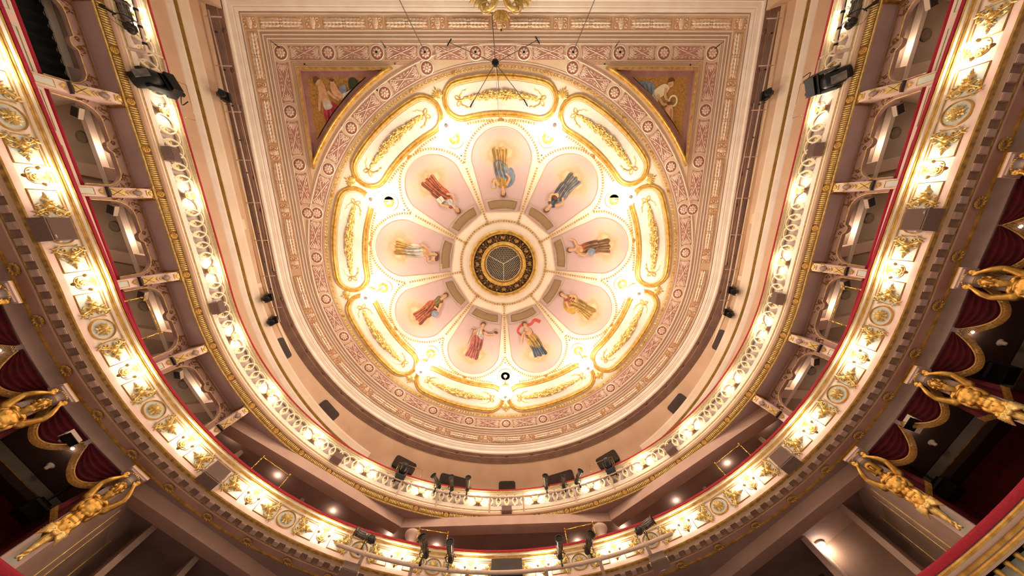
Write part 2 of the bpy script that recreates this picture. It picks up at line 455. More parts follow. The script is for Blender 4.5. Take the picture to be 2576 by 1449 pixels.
def dome_fill(mb, out, off, mi=0, rings=5):
    # fill an outline with rings shrinking to its centre so that it follows the dome
    c = np.mean(np.array(out), axis=0); n = len(out); v = []; f = []
    for j in range(rings):
        t = 1 - j / rings
        v += on_dome([(c[0] + (x - c[0]) * t, c[1] + (y - c[1]) * t) for x, y in out], off)
    v += on_dome([tuple(c)], off)
    for j in range(rings - 1):
        for i in range(n): k = (i + 1) % n; f.append((j * n + i, j * n + k, (j + 1) * n + k, (j + 1) * n + i))
    for i in range(n): f.append(((rings - 1) * n + i, (rings - 1) * n + (i + 1) % n, rings * n))
    mb.add((v, f), None, mi)
mb = MB(); dome_fill(mb, petal_outline(), .012); petal_me = mb.mesh('fresco', SKY, True)
mb = MB(); o = petal_outline(.03); P3 = on_dome(o, .02)
mb.add(tube(P3, .016, 5, True)); edge_me = mb.mesh('fresco_edge', LINE)
# grille at the inner end of each petal
mb = MB(); gp = lambda x0, x1, w0, w1: [(x0, -w0), (x0, w0)] + [(x1 - .09 * (1 - (t / 4) ** 2) * -1, w1 * -t / 4) for t in range(-4, 5)]
def gro(x0, x1, w0, w1):
    n = 6; o = [(x0 + .07 * (1 - (2 * i / n - 1) ** 2), -w0 + 2 * w0 * i / n) for i in range(n + 1)]
    return o + [(x1 + .09 * (1 - (2 * i / n - 1) ** 2), w1 - 2 * w1 * i / n) for i in range(n + 1)]
def dplate(mb, out, off, mi):
    c = np.mean(np.array(out), axis=0); n = len(out)
    v = on_dome(out, off) + on_dome(out, .0); f = [tuple(range(n))] + [(i, (i + 1) % n, n + (i + 1) % n, n + i) for i in range(n)]
    mb.add((v, f), None, mi)
GRILLE_E = mat('grille_surround', '#C9AFA8', '#BFA29B', .8)
GRILLE_M = mat('woven_grille', '#B08A64', '#A07A56', .7, 0, 60)
mb = MB(); dplate(mb, gro(2.56, 3.10, .72, .86), .03, 0); mb.add(tube(on_dome(gro(2.56, 3.10, .72, .86), .03), .018, 5, True), None, 1); gr_a = mb.mesh('grille_frame', [GRILLE_E, LINE])
mb = MB(); mb.add(tube(on_dome(gro(2.66, 3.0, .59, .70), .045), .018, 5, True)); gr_b = mb.mesh('gilt_bead', BRASS)
mb = MB(); dplate(mb, gro(2.67, 2.99, .58, .69), .042, 0)
for i in range(-12, 13):
    mb.add(tube(on_dome([(2.70, i * .046), (3.05, i * .055)], .05), .006, 4), None, 1)
gr_c = mb.mesh('mesh_screen', [GRILLE_M, mat('grille_wire', '#C7A27A', '#B8926A', .6)])
# muses -----------------------------------------------------------
SKIN = mat('painted_skin', '#E0AE82', '#C98F66', .85, 0, 8); HAIR = mat('painted_hair', '#7A4A2A', '#5C3520', .85, 0, 12)
def pm(n, a, b): return mat('paint_' + n, a, b, .85, 0, 5)
PAINT = {'blue': pm('slate_blue', '#8E929C', '#6C7280'), 'ochre': pm('ochre_robe', '#D2A24E', '#B07F38'), 'rust': pm('rust_robe', '#C0653C', '#9C4A2C'), 'grey': pm('grey_robe', '#8A827E', '#6A625E'),
         'white': pm('white_robe', '#E2D6C6', '#BFB0A0'), 'rose': pm('rose_robe', '#C8705E', '#A85548'), 'brown': pm('brown_robe', '#9C6A3E', '#7C5030'), 'olive': pm('olive_robe', '#8E7E4A', '#6E6238'),
         'navy': pm('navy_robe', '#5C606C', '#454A56'), 'dark': pm('fold_shadow', '#6A4630', '#543624'), 'light': pm('fold_light', '#F0DCB8', '#E4CCA4'), 'gold': pm('gold_prop', '#D8B058', '#B88C3C'), 'red': pm('red_scarf', '#D05A48', '#B84438'),
         'green': pm('dark_green', '#4A4A30', '#383824'), 'cream': pm('cream_puff', '#F6E6C6', '#EFD6AC'), 'crimson': pm('crimson_robe', '#BE3A46', '#94262F')}
for k_ in list(PAINT):
    c_ = PAINT[k_].node_tree.nodes; e_ = [n for n in c_ if n.type == 'VALTORGB'][0].color_ramp.elements
    hx = lambda f_, q_: '#' + ''.join('%02X' % max(0, min(255, round(255 * ((1.055 * (q_[i_] ** (1 / 2.4)) - .055) * (1 - abs(f_)) + (f_ if f_ > 0 else 0))))) for i_ in range(3))
    PAINT[k_ + '_d'] = pm(k_ + '_shade', hx(-.30, e_[1].color), hx(-.34, e_[0].color)); PAINT[k_ + '_l'] = pm(k_ + '_tint', hx(.22, e_[1].color), hx(.18, e_[0].color))
PAINT['skin_d'] = pm('skin_shade', '#B98258', '#A36E48'); PAINT['hair_l'] = pm('hair_tint', '#A8703E', '#8A5A32')
PK = list(PAINT); PMATS = [PAINT[k] for k in PK] + [SKIN, HAIR]
def pmi(k): return PK.index(k) if k in PK else (len(PK) if k == 'skin' else len(PK) + 1)
class Figure:
    def __init__(s, place): s.mb = MB(); s.k = 0; s.place = place
    def poly(s, pts, col, smooth=True):
        p = spl(pts, 4, True) if smooth else pts
        s.k += 1; v = s.place(p, .018 + .0018 * s.k); s.mb.add((v, [tuple(range(len(v)))]), None, pmi(col))
    def stroke(s, pts, w, col, n=5):
        p = spl(pts, n); s.k += 1; m = len(p); ws = w if hasattr(w, '__len__') else (w, w); A = []; B = []
        for i in range(m):
            a = p[max(0, i - 1)]; b = p[min(m - 1, i + 1)]; d = math.hypot(b[0] - a[0], b[1] - a[1]) or 1; nx, ny = -(b[1] - a[1]) / d, (b[0] - a[0]) / d
            ww = (ws[0] + (ws[1] - ws[0]) * i / (m - 1)) / 2
            A.append((p[i][0] + nx * ww, p[i][1] + ny * ww)); B.append((p[i][0] - nx * ww, p[i][1] - ny * ww))
        v = s.place(A, .018 + .0018 * s.k) + s.place(B, .018 + .0018 * s.k)
        s.mb.add((v, [(i, i + 1, m + i + 1, m + i) for i in range(m - 1)]), None, pmi(col))
    def disc(s, x, y, rx, ry, col, n=12): s.poly(oval(rx, ry, n, x, y), col, False)
def muse(f, robe, over, armL, armR, prop, fl=1, sash=None, lean=0., bare=False):
    X = lambda pts: [(fl * a + lean * (h - 1.), h) for a, h in pts]
    if prop == 'scarf': f.stroke(X([(-.34, 1.35), (-.52, 1.75), (-.2, 2.02), (.25, 1.9), (.6, 2.05), (.82, 1.85)]), (.10, .2), 'red')
    if prop == 'wings': f.poly(X([(.1, 1.6), (.5, 1.95), (.62, 1.6), (.4, 1.3)]), 'blue')
    if prop == 'cloak' or prop == 'lyre': f.poly(X([(-.12, 1.75), (-.5, 1.6), (-.62, 1.2), (-.45, .85), (-.2, 1.1)]), over)
    f.poly(X([(-.19, 1.74), (.19, 1.74), (.22, 1.35), (.30, 1.0), (.33, .5), (.40, .06), (.1, .0), (-.2, .03), (-.34, .08), (-.29, .5), (-.29, 1.0), (-.2, 1.38)]), robe)
    f.poly(X([(-.23, 1.3), (.2, 1.42), (.34, 1.0), (.36, .62), (.1, .5), (-.22, .72), (-.33, 1.0)]), over)
    if sash: f.poly(X([(-.2, 1.74), (-.02, 1.75), (.24, 1.35), (.22, 1.2), (0, 1.3), (-.2, 1.5)]), sash)
    if bare: f.poly(X([(-.17, 1.74), (.17, 1.74), (.15, 1.42), (-.15, 1.40)]), 'skin')
    fr_ = random.Random(len(robe) * 7 + int(lean * 100))
    for i in range(10):
        x = -.25 + .055 * i; t = fr_.uniform(-.03, .03)
        f.stroke(X([(x * .7, .95), (x + t, .5), (x * 1.28 + t, .05 + .03 * (i % 2))]), (.012, fr_.uniform(.028, .05)), robe + ('_d' if i % 2 else '_l'))
    f.poly(X([(.2, 1.0), (.3, .95), (.34, .5), (.39, .08), (.26, .04), (.24, .5)]), robe + '_d')
    for i in range(6):
        a_ = -.26 + .085 * i
        f.stroke(X([(a_, 1.30 + .02 * i), (a_ + .10, 1.02), (a_ + .15, .70 - .02 * i)]), (.018, .036), over + ('_d' if i % 2 else '_l'))
    f.stroke(X([(.24, 1.36), (.33, 1.0), (.34, .64)]), (.02, .035), over + '_d'); f.stroke(X([(-.22, .74), (.08, .54), (.34, .63)]), .018, over + '_d')
    top = sash or robe
    if not bare:
        for i in range(4): f.stroke(X([(-.16 + .1 * i, 1.70), (-.12 + .08 * i, 1.52), (-.14 + .09 * i, 1.36)]), (.012, .026), top + ('_d' if i % 2 else '_l'))
    else: f.stroke(X([(.02, 1.70), (.01, 1.45)]), .012, 'skin_d'); f.stroke(X([(.12, 1.6), (.06, 1.52)]), .02, 'skin_d'); f.stroke(X([(-.12, 1.6), (-.05, 1.52)]), .014, 'skin_d')
    for q in (-1, 1): f.poly(X([(q * .14 - .06, .06), (q * .14 + .06, .07), (q * .16 + .08, -.05), (q * .16 - .05, -.06)]), 'skin')
    f.stroke(X([(0, 1.7), (.01, 1.86)]), (.13, .11), 'skin'); f.disc(*X([(.015, 2.0)])[0], .105, .145, 'skin')
    f.poly(X([(-.12, 1.95), (-.13, 2.1), (-.02, 2.2), (.12, 2.15), (.13, 2.0), (.08, 2.08), (-.04, 2.09)]), 'hair')
    f.poly(X([(.05, 1.86), (.12, 1.95), (.12, 2.06), (.06, 2.08), (.07, 1.96)]), 'skin_d'); f.stroke(X([(.0, 2.02), (.035, 2.02)]), .012, 'dark'); f.stroke(X([(-.05, 2.02), (-.025, 2.02)]), .012, 'dark'); f.stroke(X([(-.005, 1.92), (.03, 1.92)]), .01, 'rust')
    f.stroke(X([(-.11, 2.08), (0, 2.13), (.11, 2.07)]), .025, 'hair_l')
    for arm in (armL, armR):
        if arm: f.stroke(X([(a_ + .02, h_ - .02) for a_, h_ in arm]), (.135, .075), 'skin_d'); f.stroke(X(arm), (.115, .06), 'skin'); f.disc(*X([arm[-1]])[0], .05, .05, 'skin')
    h = X([armR[-1]])[0]
    if prop == 'lyre':
        for q in (-1, 1): f.stroke([(h[0] + q * .1, h[1] + .3), (h[0] + q * .16, h[1] + .05), (h[0] + q * .06, h[1] - .12)], .035, 'gold')
        f.stroke([(h[0] - .12, h[1] + .24), (h[0] + .12, h[1] + .24)], .03, 'gold')
        for q in (-1, 0, 1): f.stroke([(h[0] + q * .04, h[1] + .22), (h[0] + q * .03, h[1] - .1)], .008, 'light')
    if prop == 'globe': f.disc(h[0], h[1] - .16, .19, .19, 'blue', 18); f.stroke([(h[0] - .18, h[1] - .14), (h[0], h[1] - .2), (h[0] + .18, h[1] - .14)], .012, 'gold')
    if prop == 'book': f.poly([(h[0] - .18, h[1] - .1), (h[0] + .12, h[1] - .14), (h[0] + .14, h[1] + .14), (h[0] - .16, h[1] + .16)], 'white', False); f.stroke([(h[0] - .02, h[1] - .12), (h[0], h[1] + .14)], .012, 'dark')
    if prop == 'staff': f.stroke([(h[0] + .02, h[1] + .55), (h[0] - .04, h[1] - .5)], .035, 'brown'); f.stroke([(h[0] - .1, h[1] + .52), (h[0] + .13, h[1] + .56)], .05, 'brown')
    if prop == 'maskstaff':
        f.stroke([(h[0] + .02, h[1] + .45), (h[0] - .03, h[1] - .45)], .035, 'brown'); f.stroke([(h[0] - .11, h[1] + .43), (h[0] + .13, h[1] + .46)], .05, 'brown')
        e = X([armL[-1]])[0]; f.disc(e[0], e[1] + .06, .1, .13, 'skin'); f.disc(e[0] + .02, e[1] + .13, .12, .08, 'hair')
    if prop == 'mask': f.disc(h[0], h[1] + .02, .12, .15, 'skin'); f.disc(h[0], h[1] + .1, .14, .09, 'hair')
    if prop == 'flute': f.stroke([(h[0] - .35, h[1] + .2), (h[0] + .2, h[1] - .12)], .03, 'gold')
A_DN = [(-.18, 1.65), (-.34, 1.35), (-.2, 1.15)]; A_OUT = [(.18, 1.66), (.45, 1.6), (.78, 1.72)]; A_FW = [(.18, 1.65), (.34, 1.36), (.12, 1.25)]; A_LOW = [(.18, 1.65), (.32, 1.3), (.3, 1.0)]; A_UP = [(-.18, 1.66), (-.36, 1.7), (-.1, 1.95)]
MUSE = [  # from the top petal, clockwise in the photograph
    dict(robe='ochre', over='blue', armL=A_DN, armR=[(.18, 1.65), (.38, 1.4), (.42, 1.55)], prop='lyre', lean=-.05, sash='ochre'),
    dict(robe='grey', over='grey', armL=A_DN, armR=A_FW, prop='mask', lean=.06, sash='navy'),
    dict(robe='brown', over='brown', armL=[(.18, 1.66), (.45, 1.75), (.55, 1.95)], armR=A_DN, prop='globe', lean=.08, sash='rust', bare=True),
    dict(robe='ochre', over='ochre', armL=A_DN, armR=A_FW, prop='lyre', lean=.10, sash='rose'),
    dict(robe='navy', over='ochre', armL=A_DN, armR=[(-.18, 1.65), (-.42, 1.45), (-.62, 1.1)], prop='scarf', lean=-.10, bare=True),
    dict(robe='rose', over='rose', armL=A_OUT, armR=[(-.18, 1.65), (-.4, 1.4), (-.38, 1.2)], prop='maskstaff', lean=.03, sash='white'),
    dict(robe='rust', over='rust', armL=A_FW, armR=[(.18, 1.6), (.36, 1.3), (.42, 1.2)], prop='globe', lean=-.14, sash='olive'),
    dict(robe='ochre', over='white', armL=A_DN, armR=[(.18, 1.66), (.42, 1.72), (.2, 2.0)], prop='mask', lean=.05, sash='white', bare=True),
    dict(robe='rust', over='rust', armL=A_DN, armR=[(.18, 1.62), (.38, 1.3), (.25, 1.12)], prop='book', lean=-.05, sash='white'),
]
PC = ['blue and ochre with a lyre', 'dark grey', 'brown with a globe', 'ochre and rose with a lyre', 'navy skirt and a fluttering red scarf', 'rose red with a staff', 'rust with a globe', 'ochre and white', 'rust with a book']
for k in range(9):
    a = -PI / 2 + k * 2 * PI / 9
    o = obj('fresco', petal_me, ceiling, RZ(a)); o['label'] = 'petal fresco of a muse in ' + PC[k]
    obj('fresco_edge', edge_me, o)
    f = Figure(lambda p, off: [(x, y, z) for x, y, z in on_dome([(5.36 - h * .98, -q * .98) for q, h in p], off)])
    muse(f, **MUSE[k])
    f.mb.build('painted_figure', PMATS, o)
    g = obj('grille', gr_a, ceiling, RZ(a)); obj('gilt_bead', gr_b, g); obj('mesh_screen', gr_c, g)
# chains around the petals
mb = MB()
for k in range(9):
    a = -PI / 2 + (k + .5) * 2 * PI / 9; c, s = math.cos(a), math.sin(a)
    rot = lambda p, t: [(x * math.cos(t) - y * math.sin(t), x * math.sin(t) + y * math.cos(t)) for x, y in p]
    chain(mb, [(2.2 * c, 2.2 * s), (4.75 * c, 4.75 * s)], .12, .72)
    for sg in (-1, 1):
        t = a - sg * 2 * PI / 18      # axis of the neighbouring petal
        p = spl([(4.72, sg * 1.70), (5.25, sg * 1.62), (5.85, sg * 1.25), (6.28, sg * .72), (6.47, 0)], 6)
        chain(mb, rot(p, t), .12, .72)
        chain(mb, rot(spl([(6.45, sg * .35), (6.42, sg * .9), (6.32, sg * 1.45)], 6), t), .12, .72)
    t = a - PI / 9; node(mb, 6.48 * math.cos(t), 6.48 * math.sin(t), .075)
mb.build('petal_garland_chains', GOLD, ceiling)

# ---- nine banana-shaped medallions with gilt frames, leaf garlands and bows
RC, AC = 7.38, 13.35 * PI / 180
def capsule(w, n=22, m=10):
    o = [((RC + w) * math.cos(t), (RC + w) * math.sin(t)) for t in [-AC + 2 * AC * i / n for i in range(n + 1)]]
    for sg in (1, -1):
        cx, cy = RC * math.cos(AC), sg * RC * math.sin(AC); a0 = sg * AC
        o += [(cx + w * math.cos(a0 + PI * i / m + (0 if sg > 0 else PI)), cy + w * math.sin(a0 + PI * i / m + (0 if sg > 0 else PI))) for i in range(1, m)]
        if sg > 0: o += [((RC - w) * math.cos(t), (RC - w) * math.sin(t)) for t in [AC - 2 * AC * i / n for i in range(n + 1)]]
    return o
def cap_sweep(mb, pr, mi=0):
    base = [capsule(w) for w, z in pr]; n = len(base[0]); v = []; f = []
    for (w, z), b in zip(pr, base): v += [(x, y, dome(math.hypot(x, y)) - z) for x, y in b]
    for j in range(len(pr) - 1):
        for i in range(n): k = (i + 1) % n; f.append((j * n + i, (j + 1) * n + i, (j + 1) * n + k, j * n + k))
    mb.add((v, f), None, mi)
mb = MB(); cap_sweep(mb, [(.80, 0), (.80, .07), (.775, .11), (.74, .12), (.715, .09), (.70, .09), (.675, .13), (.635, .14), (.61, .11), (.60, .03), (.595, 0)])
med_frame = mb.mesh('gilt_frame', GOLD, True)
mb = MB(); dome_fill(mb, capsule(.62), .016, 0, 4); med_field = mb.mesh('medallion_field', CREAM, True)
mb = MB(); cap_sweep(mb, [(.56, .017), (.555, .03), (.545, .03), (.54, .017)]); med_line = mb.mesh('inner_fillet', GOLDB)
rnd = random.Random(3)
mb = MB()
for i in range(280):
    t = rnd.uniform(-1, 1); a = t * .232; w = .15 * (1 - abs(t) ** 1.6) + .02
    q = rnd.uniform(-1, 1); r = RC + q * w; x, y = r * math.cos(a), r * math.sin(a)
    h = .03 + .13 * math.sqrt(max(0, 1 - q * q)) * (1 - abs(t) * .75)
    da = a + PI / 2 + (0 if t < 0 else PI) * 0 + rnd.uniform(-.7, .7) + (PI if t > 0 else 0)
    M = cfr(x, y, dome(r) - .012 - h, da) @ RX(rnd.uniform(-.5, .5))
    mb.add(leaf(.14, .075, .04), M)
for i in range(40):
    t = -1 + 2 * i / 39; a = t * .225; w = .11 * (1 - abs(t) ** 1.6) + .03; x, y = RC * math.cos(a), RC * math.sin(a)
    mb.add(ell((0, 0, .03), (.08, w, .03 + w * .6), 6, 4), cfr(x, y, dome(RC) - .014, a + PI / 2))
med_gar = mb.mesh('leaf_garland', GOLDB)
def bow_mesh():
    mb = MB()
    for sg in (-1, 1):
        mb.add(tube([(x, y, .05) for x, y in spl([(0, 0), (.05, sg * .16), (.17, sg * .2), (.15, sg * .06), (0, 0)], 5)], .022, 5))
        p = spl([(0, 0), (-.04, sg * .2), (-.14, sg * .26), (-.2, sg * .33), (-.32, sg * .32), (-.4, sg * .38)], 4)
        mb.add(ridge(p, .055, .05), T(0, 0, .02))
    mb.add(ell((0, 0, .05), .045, 6, 4)); return mb
bow_me = bow_mesh().mesh('ribbon_bow', GOLDB)
mb = MB()
for k in range(-4, 5): mb.add(leaf(.42 - .035 * abs(k), .12, .06, .05), T(0, 0, .02) @ RZ(k * .33))
for sg in (-1, 1): mb.add(tube([(x, y, .04) for x, y in spiral(-.02, sg * .15, .11, -sg * PI / 2, .9, 10, .25, sg)], .022, 5))
mb.add(ell((.3, 0, .09), .05, 6, 4)); mb.add(ell((.42, 0, .07), .035, 6, 4))
fan_me = mb.mesh('acanthus_fan', GOLDB)
for k in range(9):
    a = -PI / 2 + k * 2 * PI / 9
    o = obj('medallion', med_field, ceiling, RZ(a)); obj('gilt_frame', med_frame, o); obj('inner_fillet', med_line, o); obj('leaf_garland', med_gar, o)
    for sg in (-1, 1):
        t = sg * .238
        obj('ribbon_bow', bow_me, o, cfr(RC * math.cos(t), RC * math.sin(t), dome(RC) - .012, t + sg * PI / 2))
    b = a + PI / 9; r = 7.72
    obj('acanthus_fan', fan_me, ceiling, cfr(r * math.cos(b), r * math.sin(b), dome(r) - .01, b))
    r = 6.72
    obj('acanthus_fan_small', fan_me, ceiling, cfr(r * math.cos(b), r * math.sin(b), dome(r) - .01, b + PI) @ SC(.7, .7, .6))

# ---- oculus
oc = obj('oculus', None, ceiling)
z0 = dome(1.4)
mb = MB(); ring(mb, [(1.70, z0 + .02), (1.70, z0 - .05), (1.66, z0 - .09), (1.61, z0 - .10), (1.56, z0 - .07), (1.54, z0 - .07), (1.52, z0 - .1), (1.49, z0 - .08), (1.49, z0)], 0, 72)
mb.build('outer_gilt_ring', GOLD, oc, True)
mb = MB(); ring(mb, [(1.49, z0 - .005), (1.10, z0 - .005)], 0, 72); mb.build('ornament_ground', mat('black_brown_ground', '#3A2214', '#2A170C', .7), oc)
mb = MB()
for k in range(12):
    a = -PI / 2 + k * PI / 6; M = cfr(1.295 * math.cos(a), 1.295 * math.sin(a), z0 - .006, a + PI)
    for q in range(-2, 3): mb.add(leaf(.2 - .025 * abs(q), .11, .03), M @ T(-.09, 0, 0) @ RZ(q * .6))
    for sg in (-1, 1): mb.add(ridge(spl([(-.15, sg * .05), (-.1, sg * .2), (.08, sg * .23), (.14, sg * .12), (.07, sg * .1)], 4), .035, .03), M)
    a += PI / 12; M = cfr(1.295 * math.cos(a), 1.295 * math.sin(a), z0 - .006, a)
    mb.add(ridge(oval(.045, .045, 8), .04, .03, True), M)
    for q in (0, 1): mb.add(leaf(.14, .12, .03), M @ RZ(q * PI) @ T(.03, 0, 0))
mb.build('leaf_scroll', GOLDD, oc)
mb = MB(); ring(mb, [(1.13, z0), (1.13, z0 - .06), (1.09, z0 - .08), (1.04, z0 - .06), (1.03, z0 - .09), (.99, z0 - .1), (.96, z0 - .07), (.95, z0 + .12)], 0, 60); mb.build('inner_gilt_ring', GOLD, oc, True)
mb = MB(); ring(mb, [(.95, z0 + .06), (.95, z0 + .03), (.86, z0 + .02), (.86, z0 + .1)], 0, 60); mb.build('grate_rim', mat('tan_rim', '#D9AE72', '#CDA066', .6), oc, True)
mb = MB(); ring(mb, [(.95, z0 + .06), (.95, z0 + 2.2), (.02, z0 + 2.2)], 0, 40); mb.build('shaft', mat('dark_shaft', '#0B0806', '#080504', .95), oc)
mb = MB()
for k in range(3):
    a = PI / 2 + k * 2 * PI / 3; mb.add(bar((0, 0, z0 + .05), (.88 * math.cos(a), .88 * math.sin(a), z0 + .05), .014, 6))
    # diamond lattice of each third, seen between two spokes
    b = a + PI / 3; u = np.array((math.cos(b), math.sin(b))); w = np.array((-u[1], u[0]))
    for sg in (-1, 1):
        d = u * .93 + w * sg * .36
        for i in range(-17, 18):
            p0 = w * i * .078; pts = []
            for j in range(57):
                t = -.5 + 1.7 * j / 56; q = p0 + d * t
                x, y = float(q @ u), float(q @ w)
                if x > 0 and abs(y) < x * 1.732 and math.hypot(x, y) < .87: pts.append((float(q[0]), float(q[1]), z0 + .06))
            if len(pts) > 1: mb.add(bar(pts[0], pts[-1], .0055, 4))
mb.build('lattice', mat('lattice_bar', '#EAD2B4', '#DEC4A4', .6), oc)

# ---- two corner spandrels with mosaic frescoes
MOS = bpy.data.materials.new('gold_mosaic'); MOS.use_nodes = True; nt = MOS.node_tree; N = nt.nodes; L = nt.links
b = N['Principled BSDF']; b.inputs['Roughness'].default_value = .6; b.inputs['Metallic'].default_value = .2
tc = N.new('ShaderNodeTexCoord'); vo = N.new('ShaderNodeTexVoronoi'); vo.feature = 'DISTANCE_TO_EDGE'; vo.inputs['Scale'].default_value = 7; L.new(tc.outputs['Object'], vo.inputs['Vector'])
r = N.new('ShaderNodeValToRGB'); L.new(vo.outputs[0], r.inputs[0]); r.color_ramp.elements[0].color = (*lin('#6E4A22'), 1); r.color_ramp.elements[1].position = .05; r.color_ramp.elements[1].color = (*lin('#B8843E'), 1)
L.new(r.outputs[0], b.inputs['Base Color'])
def tri_outline(ins):
    # corner at the origin side: (-8.38,-8.3); the long side is an arc around the dome
    c = 8.34 - ins; R = 9.45 + ins * 1.0; y = math.sqrt(R * R - c * c)
    a0 = math.atan2(-c, -y); a1 = math.atan2(-y, -c)
    if a1 > 0: a1 -= 2 * PI
    n = 16
    return [(-c, -c)] + [(R * math.cos(a0 + (a1 - a0) * i / n), R * math.sin(a0 + (a1 - a0) * i / n)) for i in range(n + 1)]
def tri_sweep(mb, pr, mi):
    bs = [tri_outline(i) for i, z in pr]; n = len(bs[0]); v = []; f = []
    for (i_, z), b_ in zip(pr, bs): v += [(x, y, ZC - z) for x, y in b_]
    for j in range(len(pr) - 1):
        for i in range(n): k = (i + 1) % n; f.append((j * n + i, j * n + k, (j + 1) * n + k, (j + 1) * n + i))
    mb.add((v, f), None, mi)
for sx in (-1, 1):
    S = SC(-sx, 1, 1)
    sp = obj('spandrel', None, ceiling); sp['label'] = 'gilt triangular spandrel with a woman in red and a cherub' if sx < 0 else 'gilt triangular spandrel with a woman in blue and cherubs'
    mb = MB(); tri_sweep(mb, [(0, 0), (.0, .13), (.02, .17), (.045, .18), (.06, .155), (.075, .165), (.095, .15)], 0); g = MB().add((mb.v, mb.f), S); g.build('gilt_frame', GOLD, sp, True)
    mb = MB(); tri_sweep(mb, [(.095, .15), (.105, .03), (.32, .02)], 0); MB().add((mb.v, mb.f), S).build('frame_reveal', mat('brown_reveal', '#A9796A', '#96685A', .8), sp)
    o = [(-sx * x, y, ZC - .018) for x, y in tri_outline(.30)]
    MB().add((o, [tuple(range(len(o)))])).build('mosaic_ground', MOS, sp)
    f = Figure(lambda p, off: [(x * k_, y * k_, ZC - off) for x, y in p for k_ in [max(1., 9.80 / math.hypot(x, y))]])
    if sx < 0:
        f.poly([(-5.4, -7.95), (-5.9, -7.85), (-6.3, -7.6), (-6.6, -7.4), (-6.4, -7.1), (-6.75, -6.6), (-7.3, -6.2), (-7.6, -5.3), (-7.75, -5.2), (-7.1, -6.25), (-6.3, -7.05), (-5.5, -7.6), (-5.2, -7.8)], 'green')
        f.poly([(-6.35, -7.9), (-6.15, -8.02), (-5.95, -7.9), (-6.0, -7.6), (-6.3, -7.5)], 'green')
        f.poly([(-7.65, -7.9), (-7.5, -7.95), (-7.3, -7.6), (-7.2, -7.2), (-7.1, -6.9), (-7.45, -6.85), (-7.6, -7.3)], 'skin')
        f.poly([(-7.45, -7.0), (-7.1, -7.1), (-6.85, -6.85), (-6.7, -6.5), (-7.0, -6.3), (-7.1, -5.7), (-7.3, -5.3), (-7.5, -5.4), (-7.45, -6.1), (-7.55, -6.6)], 'crimson')
        f.poly([(-7.5, -7.1), (-7.2, -7.15), (-7.15, -6.9), (-7.45, -6.8)], 'white')
        for q in range(7): f.stroke([(-7.42 + .09 * q, -6.85 + .03 * q), (-7.42 + .07 * q, -6.4), (-7.45 + .03 * q, -5.6 - .06 * q)], (.02, .06), 'crimson_d' if q % 2 else 'crimson_l')
        f.stroke([(-7.35, -7.8), (-7.25, -7.4), (-7.15, -7.0)], (.03, .05), 'skin_d'); f.stroke([(-6.85, -7.6), (-6.65, -7.25)], .04, 'skin_d')
        f.stroke([(-7.55, -7.45), (-7.65, -7.05), (-7.7, -6.75)], (.14, .08), 'skin'); f.stroke([(-7.25, -7.5), (-7.05, -7.3), (-6.8, -7.15)], (.12, .08), 'skin')
        f.disc(-7.62, -8.0 + .13, .12, .15, 'skin'); f.poly([(-7.75, -7.75), (-7.78, -7.95), (-7.65, -8.05), (-7.5, -7.95), (-7.6, -7.9)], 'hair')
        f.poly([(-7.1, -7.75), (-6.9, -7.8), (-6.75, -7.5), (-6.5, -7.3), (-6.4, -7.1), (-6.6, -7.05), (-6.85, -7.25), (-7.05, -7.4)], 'skin'); f.disc(-7.0, -7.85, .1, .1, 'skin'); f.disc(-7.0, -7.9, .1, .06, 'hair')
        f.poly([(-6.75, -7.6), (-6.5, -7.75), (-6.45, -7.5), (-6.65, -7.4)], 'blue')
        f.poly([(-6.5, -7.45), (-6.15, -7.5), (-6.1, -7.2), (-6.45, -7.1)], 'white', False); f.poly([(-6.5, -7.45), (-6.62, -7.4), (-6.55, -7.1), (-6.45, -7.1)], 'light', False)
        f.poly([(-6.9, -6.75), (-6.65, -6.75), (-6.6, -6.4), (-6.85, -6.3)], 'grey')
    else:
        f.poly([(5.0, -7.85), (5.5, -7.65), (5.9, -7.4), (6.2, -7.1), (5.95, -7.05), (5.5, -7.4), (5.1, -7.7)], 'skin')
        f.poly([(5.7, -7.75), (6.3, -7.75), (6.75, -7.4), (6.8, -7.1), (6.5, -6.8), (6.1, -6.7), (5.9, -7.1)], 'white')
        f.poly([(5.9, -7.85), (6.5, -7.8), (6.6, -7.5), (6.45, -7.2), (6.5, -6.8), (6.2, -6.55), (6.0, -7.0), (6.1, -7.4)], 'blue')
        for q in range(6): f.stroke([(5.98 + .09 * q, -7.75), (6.12 + .075 * q, -7.3), (6.08 + .075 * q, -6.75)], (.02, .05), 'blue_d' if q % 2 else 'blue_l')
        f.stroke([(5.2, -7.72), (5.7, -7.35), (6.0, -7.12)], .05, 'skin_d')
        f.poly([(6.6, -7.5), (7.0, -7.75), (7.25, -7.6), (7.0, -7.3), (6.75, -7.2)], 'light')
        f.stroke([(7.1, -7.6), (7.1, -7.25), (7.35, -7.05)], (.13, .08), 'skin'); f.stroke([(6.75, -7.35), (7.0, -7.0), (7.2, -6.98)], (.13, .08), 'skin')
        f.disc(7.28, -7.75, .12, .14, 'skin'); f.poly([(7.15, -7.8), (7.2, -7.95), (7.35, -7.98), (7.45, -7.85), (7.35, -7.85)], 'hair')
        f.stroke(oval(.17, .2, 12, 7.45, -7.1) + [(7.62, -7.1)], .07, 'light', 2)
